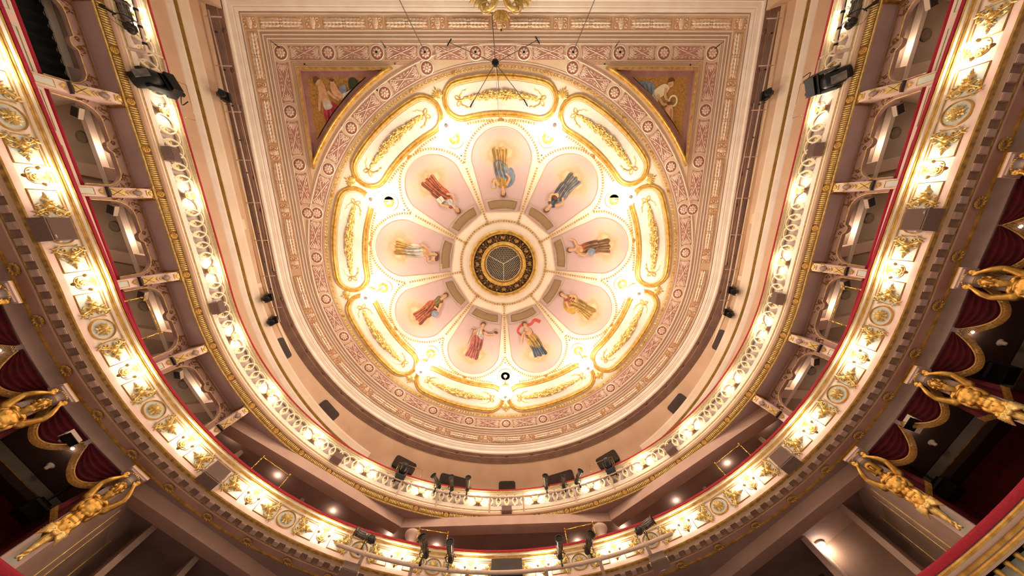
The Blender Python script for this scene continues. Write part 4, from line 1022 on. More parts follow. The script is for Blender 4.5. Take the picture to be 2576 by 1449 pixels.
con_me = MB().add(con).mesh('console', PINKP)
mb = MB(); mb.add(box(0, -.35, 9.175, .36, .5, .03), None); mb.add(box(0, -.34, 9.15, .32, .44, .03)); con_cap = mb.mesh('console_cap', GOLDD)
mb = MB(); mb.add(box(0, -.135, 9.08, .15, .03, .13)); mb.add(ell((0, -.11, 9.08), (.06, .03, .05), 8, 5)); con_blk = mb.mesh('gilt_block', GOLDB)
mb = MB(); mb.add(ell((0, -.20, 8.86), (.075, .06, .10), 12, 8)); con_cab = mb.mesh('cabochon', mat('mauve_stone', '#9C8078', '#8A6E66', .3), True)
mb = MB()
for i in range(14):
    a = PI * (-.1 + 1.2 * i / 13); mb.add(ell((.095 * math.cos(a), -.19 + .0 * i, 8.88 + .10 * math.sin(a)), .022, 6, 4)); 
    if i % 2: mb.add(ell((.115 * math.cos(a), -.175, 8.895 + .115 * math.sin(a)), .02, 6, 4))
for j in range(4): mb.add(tube([(-.09, -.25 - .035 * j, 8.80 - .05 * j), (0, -.235 - .03 * j, 8.73 - .05 * j), (.09, -.25 - .035 * j, 8.80 - .05 * j)], .014, 5))
mb.add(ext([(-.395, 8.42), (-.37, 8.42), (-.27, 8.64), (-.305, 8.64)], -.085, .085))
con_gld = mb.mesh('gilt_scales', GOLDB)
mb = MB()
for q in (-1, 1): mb.add(bar((q * .08, -.37, 8.43), (-q * .08, -.29, 8.61), .009, 4))
mb.add(box(0, -.40, 8.37, .27, .1, .03)); con_drk = mb.mesh('dark_bands', DARKB)
mb = MB()
for q in range(-2, 3): mb.add(leaf(.13 - .02 * abs(q), .06, .03, .02), VF @ T(0, 8.33, .0) @ RZ(-PI / 2 + q * .5))
con_ac = mb.mesh('acanthus', GOLDB)
mb = MB(); mb.add(box(0, -.437, 7.97, .15, .012, .30)); con_pan = mb.mesh('grey_inset', GREYB)
mb = MB(); mb.add(ridge([(-.085, 7.81), (.085, 7.81), (.085, 8.13), (-.085, 8.13)], .018, .015, True), VF @ T(0, 0, -.432)); con_bead = mb.mesh('inset_bead', GOLDB)
spk_s = MB(); spk_s.add(ext([(0, 0), (.20, 0), (.20, .10), (.06, .20), (0, .20)], -.14, .14)); spk_sm = spk_s.mesh('case', mat('beige_case', '#C9B29C', '#BCA48E', .7))
spk_g = MB(); spk_g.add(box(0, .10, -.004, .24, .17, .012)); spk_gm = spk_g.mesh('grille', DARKG)
for sg in (-1, 1):
    wl = structure('wall_left' if sg < 0 else 'wall_right', 'row of arched boxes and consoles on the %s side of the house' % side(sg))
    for k in range(6):
        s = sg * (12.25 + 2.45 * k); M = C3.frame(s, .57, 0)
        o = obj('box_front', front_me, wl, M); obj('gilt_edge', arch_e, o); obj('gilt_line', arch_l, o); obj('foliage', arch_o, o)
        M2 = C3.frame(s, .62, 0)
        o = obj('box_parapet', pp_b, wl, M2); obj('parapet_panels', pp_p, o); obj('panel_beads', pp_g, o); obj('padded_rail', pp_r, o)
        o = obj('box_room', room2, wl, M); obj('inner_cornice', inner_c, o)
        obj('cross_beam', beam_me, o, T(sg * .45, -1.25, 9.06) @ RZ(-sg * .25)); obj('round_vent', vent_me, o, T(-sg * .35, -.95, 9.138))
        if not (sg < 0 and k == 4): (room_and_fill_lamp(o, T(0, -.24, 9.06), 8., .03), room_and_fill_lamp(o, T(0, -1.9, 8.4), 14., .03))  # the deeper lamp is an unseen fill, added to brighten the box
        if not (sg < 0 and k in (4, 5)):
            t = thing('box_speaker', 'small beige speaker in the upper corner of the %s %s box' % (ORD[k], side(s)), 'speaker', M @ T(-sg * .84, -.34, 8.62) @ RZ(-sg * .5), 'small speakers in the side boxes')
            obj('case', spk_sm, t); obj('grille', spk_gm, t)
    for k in range(7):
        s = sg * (11.025 + 2.45 * k); M = C3.frame(s, 0, 0)
        o = obj('console', con_me, wl, M)
        for me, nm in ((con_cap, 'console_cap'), (con_blk, 'gilt_block'), (con_cab, 'cabochon'), (con_gld, 'gilt_scales'), (con_drk, 'dark_bands')): obj(nm, me, o)
        obj('acanthus', con_ac, o, T(0, -.435, 0)); obj('grey_inset', con_pan, o); obj('inset_bead', con_bead, o)
# black drape closing off one box
t = thing('black_drape', 'black drape hanging inside the top left box', 'curtain', C3.frame(-22.05, .57, 0))
mb = MB(); v = []; f = []; n = 40
for i in range(n + 1): x = -1.08 + 2.16 * i / n; y = -.55 + .04 * math.sin(i * 1.3); v += [(x, y, 8.98), (x, y, 7.4)]
for i in range(n): f.append((2 * i, 2 * i + 1, 2 * i + 3, 2 * i + 2))
mb.add((v, f)).build('cloth', mat('black_cloth', '#0B0D0D', '#060707', .95), t)
MB().add(bar((-1.08, -.55, 8.98), (1.08, -.55, 8.98), .015)).build('rod', BLACK, t)
# small stage heads resting in some boxes
hd = MB(); hd.add(box(0, 0, .05, .3, .2, .1)); hd.add(ext([(-.12, .1), (.1, .12), (.13, .3), (-.08, .34)], -.14, .14)); hd.add(ell((.0, .1, .24), (.03, .03, .03), 6, 4)); hd_me = hd.mesh('housing', BLACK)
for s, lab in ((-19.6 - .55, 'black projector head at the rail of the box below the black drape'), (-17.15 - .6, 'black projector head in the box beside the left gallery speaker'), (17.15 - .1, 'black projector head behind the panel of the third right box'), (22.05 - .7, 'black projector head in the dark corner of the top right box'), (19.6 + .3, 'low black case on the rail of the fourth right box')):
    t = thing('projector_head', lab, 'stage light', C3.frame(s, .95, 7.98)); obj('housing', hd_me, t)
    MB().add(lathe([(.04, 0), (.04, .02), (0, .025)], 8), T(.05, .12, .26) @ RX(-PI / 2)).build('lens', CHROME, t)

# ================================================================ REAR GALLERY STRUCTURE BETWEEN MIDDLE AND UPPER BALCONY
def prism_xy(pts, z0, z1):
    n = len(pts); v = [(x, y, z0) for x, y in pts] + [(x, y, z1) for x, y in pts]
    return v, [tuple(range(n))[::-1], tuple(range(n, 2 * n))] + [(i, (i + 1) % n, n + (i + 1) % n, n + i) for i in range(n)]
def chord(p, q, w):
    d = Vector((q[0] - p[0], q[1] - p[1], 0)).normalized(); nn = Vector((-d.y, d.x, 0))
    if nn.dot(Vector(((p[0] + q[0]) / 2, (p[1] + q[1]) / 2, 0))) < 0: nn = -nn
    return [p, q, (q[0] + nn.x * w, q[1] + nn.y * w), (p[0] + nn.x * w, p[1] + nn.y * w)]
BEAMM = mat('beam_mauve', '#C4A090', '#B79382', .8, 0, 1.5)
gal = structure('wall_gallery', 'beams, columns and back wall of the rear gallery')
for p, q in (((-9.55, 4.55), (-4.1, 9.32)), ((-4.15, 9.36), (4.15, 9.36)), ((4.1, 9.32), (9.55, 4.55))):
    MB().add(prism_xy(chord(p, q, .48), 8.86, 9.2)).build('girder', BEAMM, gal)
colm = MB(); colm.add(lathe([(.15, 7.0), (.15, 8.28), (.19, 8.30), (.19, 8.34), (.16, 8.36), (.165, 8.5), (.26, 8.64), (.30, 8.70), (.30, 8.76), (.2, 8.80), (.2, 8.95)], 20)); colm = colm.mesh('column', mat('column_pink', '#DDBBA8', '#D0AC98', .7), True)
for x in (-3.62, 3.62): obj('column', colm, gal, T(x, 9.58, 0))
CB = Crv(12.6, 13.0, -.5, .05); CBE = CB.near(11.6, 5.3)
strip('back_wall', CB, [(0, 9.2), (0, 7.0)], BOXW, gal, True, -CBE, CBE)
for s in (-14.2, -12.6, -9.6, -6.6, -4.6, -2.2, 2.2, 4.6, 6.6, 9.6, 12.6, 14.2):
    a, b = CB.pt(s, -.0, 0), CB.pt(s, -1.1, 0)
    MB().add(prism_xy(chord(a[:2], b[:2], .14), 7.2, 9.19)).build('fin_wall', mat('fin_plaster', '#D6B8A4', '#C8A894', .8), gal)
for s, w in ((-.75, 1.1), (.75, 1.1), (-3.3, .9), (3.3, .9), (-5.6, 1.2), (5.6, 1.2), (-7.8, 1.3), (7.8, 1.3), (-11, 1.5), (11, 1.5), (-13.4, .9), (13.4, .9)):
    MB().add(box(0, .03, 7.95, w, .06, 1.3)).build('door_panel', DARKB, gal, False, CB.frame(s, 0, 0))

for s in (-13.4, -11, -8.2, -5.5, -3.3, 3.3, 5.5, 8.2, 11, 13.4): room_and_fill_lamp(gal, T(*CB.pt(s, -1.3, 9.19)), 5., .035)
# ================================================================ LOWER BOXES
RED = mat('red_wallpaper', '#942028', '#7A161E', .85, 0, 4); LOWC = mat('lower_ceiling', '#6E5448', '#5C453B', .85, 0, 1.5)
room1 = room_mesh(1.2, 1.45, 3.0, 3.6, 6.34, [RED, LOWC, DARKB])
mb = MB(); mb.add(box(0, -1.9, 6.22, 2.7, .3, .2)); low_beam = mb.mesh('beam', mat('grey_beam', '#9A8A78', '#8C7C6A', .8))
mb = MB(); mb.add(bar((-1.35, -1.74, 6.12), (1.35, -1.74, 6.12), .018, 5)); low_g = mb.mesh('gilt_bead', GOLDD)
mb = MB(); mb.add(lathe([(.09, 0), (.09, .03), (.05, .04), (.05, .1), (0, .11)], 12), DNM); low_l = mb.mesh('downlight', CREAM, True)
pier = MB(); pier.add(box(0, -.16, 5.2, .34, .3, 2.25)); pier_me = pier.mesh('pier', PINKP)
mb = MB(); mb.add(box(0, -.006, 4.95, .2, .012, 1.4)); mb.add(box(-.172, -.17, 5.2, .012, .2, 1.9)); mb.add(box(.172, -.17, 5.2, .012, .2, 1.9)); pier_i = mb.mesh('grey_inset', GREYB)
for sg in (-1, 1):
    wl = structure('wall_lower_left' if sg < 0 else 'wall_lower_right', 'dark red lower boxes behind the caryatids on the %s' % side(sg))
    for k in range(4):
        s = sg * (12.2 + 2.44 * k); M = C2.frame(s, .86, 0)
        o = obj('box_room', room1, wl, M); obj('beam', low_beam, o); obj('gilt_bead', low_g, o); obj('downlight', low_l, o, T(sg * .2, -1.2, 6.335)); room_and_fill_lamp(o, T(0, -.35, 6.33), 4., .04)
    for k in range(5):
        o = obj('pier', pier_me, wl, C2.frame(sg * (10.98 + 2.44 * k), .72, 0)); obj('grey_inset', pier_i, o)
for sg in (-1, 1):
    W_ = obj('partition', MB().add(box(0, -1.6, 4.75, .2, 3.2, 3.8)).mesh('partition', mat('partition_mauve', '#BFA090', '#B29282', .8)), bpy.data.objects['wall_lower_left' if sg < 0 else 'wall_lower_right'], C2.frame(sg * 10.9, .78, 0) @ RZ(.55 * sg))
    for y in (-.75, -1.05, -1.9): MB().add(bar((sg * .105, y, 3.2), (sg * .105, y, 6.2), .016, 6)).build('gilt_bead', GOLDB, W_)
    MB().add(box(sg * .104, -1.45, 4.6, .02, .7, 2.9)).build('door', mat('mauve_door', '#A88C7C', '#9A7E6E', .75), W_)
gl = structure('wall_lower_gallery', 'beams and back wall of the gallery under the middle balcony')
for p, q in (((-10.1, 4.2), (-5.3, 10.15)), ((-5.3, 10.1), (5.3, 10.1)), ((5.3, 10.15), (10.1, 4.2))):
    MB().add(prism_xy(chord(p, q, .45), 6.33, 6.65)).build('girder', BEAMM, gl)
strip('back_wall', CB, [(0, 6.7), (0, 2.6)], mat('lower_wall', '#8C7060', '#7C6152', .85, 0, 1.2), gl, True, -CBE, CBE)
for sg in (-1, 1):
    for s, w, m in ((12.6, .16, 'fin_plaster'), (11.2, .16, 'fin_plaster'), (8.8, .3, 'fin_plaster')):
        a, b = CB.pt(sg * s, 0, 0), CB.pt(sg * s, -.8, 0)
        MB().add(prism_xy(chord(a[:2], b[:2], w), 2.8, 6.64)).build('fin_wall', _M[m], gl)
    for s, w in ((13.6, 1.1), (10.0, 1.4)):
        MB().add(box(0, .04, 5.0, w, .08, 2.4)).build('door_panel', DARKB, gl, False, CB.frame(sg * s, 0, 0))
# ================================================================ PROSCENIUM HEADER
wf = structure('wall_front', 'moulded soffit of the proscenium with gilt corner frames')
MB().add(prism_xy([(-12.2, -15.5), (12.2, -15.5), (12.2, -10.62), (-12.2, -10.62)], 13.86, 14.2)).build('soffit', PEACH, wf)
mb = MB()
for y, w in ((-10.70, .03), (-10.78, .014), (-10.84, .014), (-10.95, .05), (-11.02, .014)):
    mb.add(ridge([(-10.5, y), (10.5, y)], w, .03), T(0, 0, 13.86) @ SC(1, 1, -1))
mb.build('fillets', LINE, wf)
mb = MB()
for o, w in ((0, .06), (.1, .03), (.16, .02)):
    mb.add(ridge(spl([(-7.2, -12.2), (-6.6, -11.55 + o), (-5.9, -11.28 + o), (-4.5, -11.2 + o), (4.5, -11.2 + o), (5.9, -11.28 + o), (6.6, -11.55 + o), (7.2, -12.2)], 6), w, .05), T(0, 0, 13.86) @ SC(1, 1, -1))
mb.build('arched_moulding', LINEL, wf)
for sx in (-1, 1):
    tri = [(sx * 9.9, -10.98), (sx * 6.9, -11.05), (sx * 8.0, -12.6), (sx * 10.2, -12.6)]
    MB().add(ridge(tri, .1, .06, True), T(0, 0, 13.86) @ SC(1, 1, -1)).build('gilt_corner_frame', GOLD, wf)
    tri2 = [(sx * 9.72, -11.12), (sx * 7.25, -11.18), (sx * 8.1, -12.5), (sx * 10.0, -12.5)]
    MB().add((lambda P: ([(x, y, 13.85) for x, y in P], [tuple(range(4))]))(tri2)).build('corner_field', mat('corner_mauve', '#B08878', '#A07A6A', .8), wf)
    # tall side reveal next to the ceiling
    MB().add(prism_xy([(sx * 10.66, -10.2), (sx * 11.3, -10.2), (sx * 11.3, -15.0), (sx * 10.66, -15)], 10.8, 13.9)).build('side_reveal', TAUPE, wf)
# gilded eagle crest
eg = thing('eagle_crest', 'gilded eagle crest with spread wings and fanned tail at the proscenium', 'crest', cfr(.08, -10.08, 13.45, 0) @ SC(1.28, 1.28, 1.1))
mb = MB(); mb.add(box(0, .62, .12, .62, .36, .5)); mb.add(box(0, .44, .02, .56, .1, .3)); mb.build('block', GOLDB, eg)
mb = MB()
for sg in (-1, 1): mb.add(tube([(sg * .1, .38, .15), (sg * .16, .2, .2), (sg * .2, .05, .2), (sg * .34, -.06, .16), (sg * .5, -.04, .12)], [.11, .12, .10, .08, .05], 8))
for i in range(60):
    sg = 1 if i % 2 else -1; t = random.random(); mb.add(leaf(.11, .06, .03, .02), T(sg * (.08 + .16 * t) + random.uniform(-.07, .07), .38 - .4 * t, .28 + random.uniform(0, .03)) @ RZ(-PI / 2 + sg * .4))
mb.build('legs', GOLDB, eg, True)
mb = MB()
for sg in (-1, 1): mb.add(tube([(sg * .46 + .15 * math.cos(2 * PI * i / 16), -.0 + .15 * math.sin(2 * PI * i / 16), .1) for i in range(16)], .022, 6, True)); mb.add(ell((sg * .46, 0, .08), .06, 8, 6))
mb.build('claw_rings', GOLDB, eg, True)
mb = MB()
for k in range(-3, 4): mb.add(leaf(.42 - .03 * abs(k), .13, .05, .03), T(k * .02, -.02, .06) @ RZ(-PI / 2 + k * .24))
mb.build('tail', GOLDB, eg)
mb = MB()
for i in range(6): mb.add(ell((0, -.2 - .045 * i, .13), .02, 6, 4))
mb.add(ell((0, -.49, .1), .025, 6, 4)); mb.add(box(0, -.57, .09, .045, .11, .02)); mb.add(box(0, -.56, .09, .11, .045, .02)); mb.build('chain_and_cross', GOLDB, eg)
for sg in (-1, 1):
    mb = MB()
    for k in range(9):
        a = -PI / 2 + sg * (.25 + .17 * k); L = .52 + .05 * k
        mb.add(leaf(L, .15, .06, .03), T(sg * (.42 + .03 * k), .42 + .04 * k, .05 + .012 * k) @ RZ(a))
    for k in range(12): mb.add(leaf(.22, .1, .05, .03), T(sg * (.4 + .05 * (k % 4)), .4 + .1 * (k // 4), .16) @ RZ(-PI / 2 + sg * (.4 + .12 * (k % 5))))
    mb.build('wing', GOLDB, eg)

MB().add(bar((.62, .7, .22), (.82, -.02, .22), .025, 8)).build('sceptre', GOLDB, eg)
# ================================================================ SCONCES
mb = MB(); mb.add(lathe([(.10, 0), (.10, .02), (.085, .035), (.07, .02), (.05, .03), (.02, .05), (0, .05)], 18), VF)
for i in range(8): mb.add(ell((.045, 0, .035), (.025, .016, .014), 6, 4), VF @ RZ(i * PI / 4))
sc_bp = mb.mesh('backplate', GOLDB, True)
mb = MB()
for q in (-1, 0, 1): mb.add(leaf(.12, .055, .03), VF @ T(0, .11, .005) @ RZ(PI / 2 + q * .7))
for q in (-1, 1): mb.add(tube([(x, y, .02) for x, y in spiral(q * .09, .19, .05, PI / 2, 1, 10, .25, -q)], .011, 5), VF)
mb.add(bar((0, .015, .1), (0, .015, .2), .012, 5)); mb.add(bar((-.1, .018, .2), (.1, .018, .2), .012, 5)); sc_or = mb.mesh('ornament', GOLDB)
mb = MB(); mb.add(bar((0, 0, -.10), (0, .10, -.16), .014, 6)); mb.add(lathe([(0, -.245), (.022, -.235), (.038, -.205), (.03, -.175), (.015, -.15), (0, -.14)], 10), T(0, .10, 0)); sc_st = mb.mesh('stem_finial', GOLDD, True)
mb = MB(); mb.add(tube(spl([(0, .10, -.16), (.06, .13, -.20), (.14, .17, -.17), (.155, .18, -.06)], 5), .010, 6))
mb.add(lathe([(.012, -.075), (.035, -.05), (.045, -.03), (.02, -.02), (.018, 0)], 10), T(.155, .18, 0)); mb.add(leaf(.07, .04, .02), T(.08, .14, -.19) @ RZ(.4) @ RY(-.9)); sc_arm = mb.mesh('arm', GOLDB, True)
mb = MB(); mb.add(lathe([(.016, -.02), (.016, .035), (0, .036)], 8), T(.155, .18, 0)); sc_can = mb.mesh('candle_sleeve', WAX)
mb = MB(); mb.add(lathe([(0, .036), (.032, .06), (.042, .10), (0, .20)], 6), T(.155, .18, 0)); sc_fl = mb.mesh('candle_bulb', FLAME, True)
def sconce(C, s, q, z, sc, lab, grp):
    t = thing('wall_sconce', lab, 'sconce', C.frame(s, q, z) @ SC(sc, sc, sc), grp)
    obj('backplate', sc_bp, t); obj('ornament', sc_or, t); obj('stem_finial', sc_st, t)
    for g in (-1, 1):
        a = obj('arm', sc_arm, t, SC(g, 1, 1)); obj('candle_sleeve', sc_can, a); obj('candle_bulb', sc_fl, a)
for sg in (-1, 1):
    for k in range(10):
        sconce(C3, sg * 1.225 * (2 * k + 1), .03, 10.02, .95, 'twin-candle gilt sconce on the upper balcony, %s %s of the rear centre' % (ORD[k], side(sg)), 'sconces along the upper balcony')
    for k in range(9):
        sconce(C2, sg * 1.22 * (2 * k + 1), .01, 7.17, 1.1, 'twin-candle gilt sconce on the middle balcony, %s %s of the rear centre' % (ORD[k], side(sg)), 'sconces along the middle balcony')

# ================================================================ STAGE LIGHTING AND SOUND
def aim(p, d, up=(0, 0, 1)):
    z = Vector(d).normalized(); x = Vector(up).cross(z).normalized(); y = z.cross(x); return fr(p, x, y, z)
# profile spotlight: z = beam direction, origin at the tilt pivot
L = .62
mb = MB(); mb.add(lathe([(.125, .40), (.13, .40), (.13, .385), (.105, .37), (.10, .34), (.10, .05), (.085, .03), (.085, -.10)], 18))
for i in range(12): mb.add(box(.104, 0, .2, .012, .02, .30), RZ(i * PI / 6))
ps_b = mb.mesh('barrel', CHROME, True)
mb = MB(); mb.add(lathe([(.118, .401), (.09, .36), (.088, .2), (0, .2)], 18)); ps_l = mb.mesh('lens_tube', GLASSL)
mb = MB(); mb.add(lathe([(.13, .40), (.14, .405), (.14, .415), (.115, .415), (.115, .40)], 18))
for i in range(8): mb.add(box(.13, 0, .41, .03, .035, .02), RZ(i * PI / 4))
ps_h = mb.mesh('lens_rim', BLACK)
mb = MB(); mb.add(box(0, 0, -.16, .15, .17, .14)); mb.add(lathe([(.07, -.22), (.085, -.25), (.05, -.30), (0, -.31)], 12)); mb.add(box(0, .085, -.12, .05, .04, .1))
for q in (-1, 1): mb.add(bar((q * .08, -.03, -.06), (q * .16, -.04, -.08), .01)); mb.add(box(q * .17, -.04, -.08, .03, .03, .02))
ps_r = mb.mesh('lamp_house', mat('dark_steel', '#4A4440', '#332E2B', .4, .7, 14), True)
mb = MB(); mb.add(tube([(.125, 0, 0), (.125, -.17, -.02), (.06, -.25, -.03), (-.06, -.25, -.03), (-.125, -.17, -.02), (-.125, 0, 0)], .011, 5)); ps_y = mb.mesh('yoke', BLACK)
mb = MB(); mb.add(box(0, -.34, -.03, .035, .20, .035)); mb.add(box(0, -.46, -.03, .06, .08, .06)); mb.add(tube([(.03, -.3, -.04), (.1, -.38, -.08), (.06, -.5, -.02)], .006, 4)); mb.add(tube(spl([(0, -.05, -.28), (.05, -.25, -.34), (-.02, -.45, -.2)], 4), .006, 4)); ps_c = mb.mesh('clamp', BLACK)
def profile_spot(p, q, lab, grp, sc=1.):
    p, q = Vector(p), Vector(q); d = (q - p); c = p + d * .42
    t = thing('profile_spotlight', lab, 'stage light', aim(c, d) @ SC(sc, sc, sc), grp)
    for me, nm in ((ps_b, 'barrel'), (ps_l, 'lens_tube'), (ps_h, 'lens_rim'), (ps_r, 'lamp_house'), (ps_y, 'yoke'), (ps_c, 'clamp')): obj(nm, me, t)
for i, (tl, ln) in enumerate(zip([(-2.87, 9.12), (-2.35, 9.27), (-1.7, 9.33), (1.73, 9.35), (2.5, 9.33), (3.01, 9.11)], [(-3.17, 8.44), (-2.38, 8.61), (-1.65, 8.81), (1.70, 8.92), (2.47, 8.59), (3.23, 8.47)])):
    d = Vector((ln[0] - tl[0], ln[1] - tl[1], 0)).normalized() * .62
    profile_spot((tl[0], tl[1] - .1, 10.22), (tl[0] + d.x, tl[1] - .1 + d.y, 10.30), ('leftmost', 'middle', 'rightmost')[i % 3] + ' profile spotlight of the %s trio above the upper rear rail' % ('left' if i < 3 else 'right'), 'profile spotlights on the upper rear pipe', .92)
lab2 = ['profile spotlight turned outwards at the left end of the middle balcony pipe', 'leftmost upright profile spotlight of the left pair on the middle balcony', 'profile spotlight just left of the dark screen on the middle balcony',
        'profile spotlight just right of the dark screen on the middle balcony', 'rightmost upright profile spotlight of the right pair on the middle balcony', 'profile spotlight turned outwards at the right end of the middle balcony pipe']
for i, (tl, ln) in enumerate(zip([(-4.23, 7.85), (-2.65, 8.56), (-1.85, 8.86), (1.78, 8.86), (2.67, 8.71), (4.25, 7.86)], [(-4.87, 7.52), (-2.74, 8.08), (-1.87, 8.25), (1.76, 8.27), (2.81, 8.05), (4.83, 7.42)])):
    o = .0 if i in (0, 5) else -.06
    profile_spot((tl[0], tl[1] + o, 7.30), (ln[0], ln[1] + o, 7.40), lab2[i], 'profile spotlights on the middle rear pipe', 1.02)
profile_spot((-10.02, -7.30, 9.62), (-10.2, -8.0, 9.72), 'profile spotlight at the top left corner above the fluted band', 'corner spotlights', 1.1)
profile_spot((10.05, -7.45, 9.62), (10.25, -8.15, 9.72), 'profile spotlight at the top right corner above the fluted band', 'corner spotlights', 1.1)
# moving heads: z = up of the base plate, head tilted
def moving_head(M, lab, grp, tilt=.5, sc=1., m=None, pale=False):
    t = thing('moving_head', lab, 'stage light', M @ SC(sc, sc, sc), grp); m = m or mat('dark_steel', '#4A4440')
    mb = MB(); mb.add(box(0, 0, .07, .34, .26, .14)); mb.add(box(0, .132, .07, .26, .01, .09)); mb.build('base', BLACK, t)
    mb = MB()
    for q in (-1, 1): mb.add(ext([(-.06, .15), (.06, .15), (.05, .42), (0, .46), (-.05, .42)], q * .17 - .02, q * .17 + .02))
    mb.add(box(0, 0, .165, .36, .16, .04)); mb.build('yoke', m, t)
    H = T(0, 0, .37) @ RX(tilt)
    if pale: MB().add(box(.192, 0, .29, .012, .09, .24)).build('side_panel', CHROME, t); MB().add(box(0, -.142, .02, .14, .012, .2)).build('pale_cover', CHROME, t, False, H)
    mb = MB(); mb.add(lathe([(.09, -.17), (.125, -.12), (.14, .0), (.13, .12), (.12, .2), (.105, .21)], 18)); o = mb.build('head', m, t, True, H)
    MB().add(lathe([(.105, .211), (.10, .19), (0, .18)], 18)).build('lens', GLASSL, o)
    mb = MB()
    for i in range(5): mb.add(box(.0, .135, -.08 + .03 * i, .12, .012, .012))
    mb.build('vents', BLACK, o)
    for q in (-1, 1): MB().add(tube(spl([(q * .12, .0, -.03), (q * .22, .16, -.06), (q * .2, .05, -.12)], 4), .009, 4)).add(box(q * .12, 0, -.04, .05, .06, .08)).build('clamp', BLACK, t)
for sg in (-1, 1):
    sd = side(sg)
    moving_head(C3.frame(sg * 4.75, -.22, 9.98) @ RX(-.35), 'large moving head at the %s end of the upper rear pipe' % sd, 'moving heads on the upper rear pipe', -.5 + .2 * sg, 1.15)
    F = fr((sg * 9.82, -6.2, 10.22), (0, sg, 0), (sg, 0, 0), (0, 0, -1))
    moving_head(F @ RX(-.25) @ RZ(.5), 'big black moving head with pale side panel by the %s upper sconces' % sd, 'moving heads at the sides of the upper balcony', -.75, 1.6, BLACK, True)
    for y, n in ((-6.95, 'high on the %s attic pipe near the corner fresco'), (1.15, 'upper of the pair at the end of the %s attic pipe'), (2.25, 'lower of the pair at the end of the %s attic pipe')):
        moving_head(fr((sg * 10.72, y, 13.12), (0, sg, 0), (sg, 0, 0), (0, 0, -1)) @ RX(.2), 'dark moving head ' + n % sd, 'moving heads on the attic pipes', .6, .95)
    # attic pipe with short outriggers
    t = thing('lighting_pipe', 'cream lighting pipe with short outriggers along the %s attic wall' % sd, 'pipe')
    P = [(sg * 10.82, -9.9, 13.2), (sg * 10.72, -6.8, 13.2), (sg * 10.62, -3.2, 13.2), (sg * 10.64, 0., 13.2), (sg * 10.58, 2.4, 13.2)]
    MB().add(tube(P, .028, 8)).build('rail', PIPE, t, True)
    MB().add(tube([(p[0] - sg * .16, p[1], p[2] + .14) for p in P[1:4]], .018, 8)).build('upper_rail', PIPE, t, True)
    for y in (-9.7, -8.1, -6.5, -4.7, -3.0, -1.4, .2, 1.7): MB().add(bar((sg * 10.98, y, 13.2), (sg * 10.42, y, 13.24), .022, 8)).build('outrigger', PIPE, t)
    mb = MB()
    for i in range(9): y = -9.2 + 1.25 * i; mb.add(lathe([(.036, -.02), (.036, .02)], 8), fr((sg * (10.64 + .02 * abs(4 - i) * .6), y, 13.2), (1, 0, 0), (0, 0, 1), (0, 1, 0)))
    mb.build('cable_ties', BLACK, t)
    # pipe frame in the upper corner
    t = thing('lighting_ladder', 'cream pipe frame holding the %s corner lights' % sd, 'pipe'); x = sg * 9.9
    MB().add(tube([(x - sg * .02, -9.2, 9.75), (x, -6.9, 9.75)], .04, 8)).build('lower_tube', PIPE, t, True)
    MB().add(tube([(x, -6.9, 10.15), (x, -5.9, 10.15)], .035, 8)).build('upper_tube', PIPE, t, True)
    for y, z0, z1 in ((-6.95, 9.75, 10.15), (-6.5, 9.74, 10.15)): MB().add(bar((x, y, z0), (x, y, z1), .03, 8)).build('rung', PIPE, t)
    MB().add(bar((x, -6.9, 9.75), (x + sg * .4, -6.9, 9.5), .045, 8)).build('wall_arm', PIPE, t)
    mb = MB()
    for i in range(4): mb.add(tube(spl([(x, -7.2 - .4 * i, 9.72), (x - sg * .12, -7.35 - .4 * i, 9.6), (x, -7.5 - .4 * i, 9.72)], 5), .012, 5)); mb.add(lathe([(.05, -.03), (.05, .03)], 8), fr((x, -7.1 - .4 * i, 9.75), (1, 0, 0), (0, 0, 1), (0, 1, 0)))
    mb.build('cables', BLACK, t)
# pipes across the rear of both balconies
for C, q, z, e, lab, posts, zb in ((C3, -.30, 9.93, 5.7, 'cream lighting pipe bracketed to the upper rear balcony', (.72, 2.95, 4.6), 9.45), (C2, -.42, 6.86, 5.6, 'thick cream lighting pipe bracketed to the middle rear balcony', (1.3, 3.1, 4.7), 6.62)):
    t = thing('lighting_pipe', lab, 'pipe')
    r = .034 if C is C3 else .055
    MB().add(tube([C.pt(-e + 2 * e * i / 30, q, z) for i in range(31)], r, 8)).build('tube', PIPE, t, True)
    for p in posts:
        for sg in (-1, 1):
            MB().add(bar(C.pt(sg * p, q, z), C.pt(sg * p, .05, zb), r * 1.05, 8)).add(ell(C.pt(sg * p, q, z), r * 1.5, 8, 6)).build('bracket', PIPE, t)
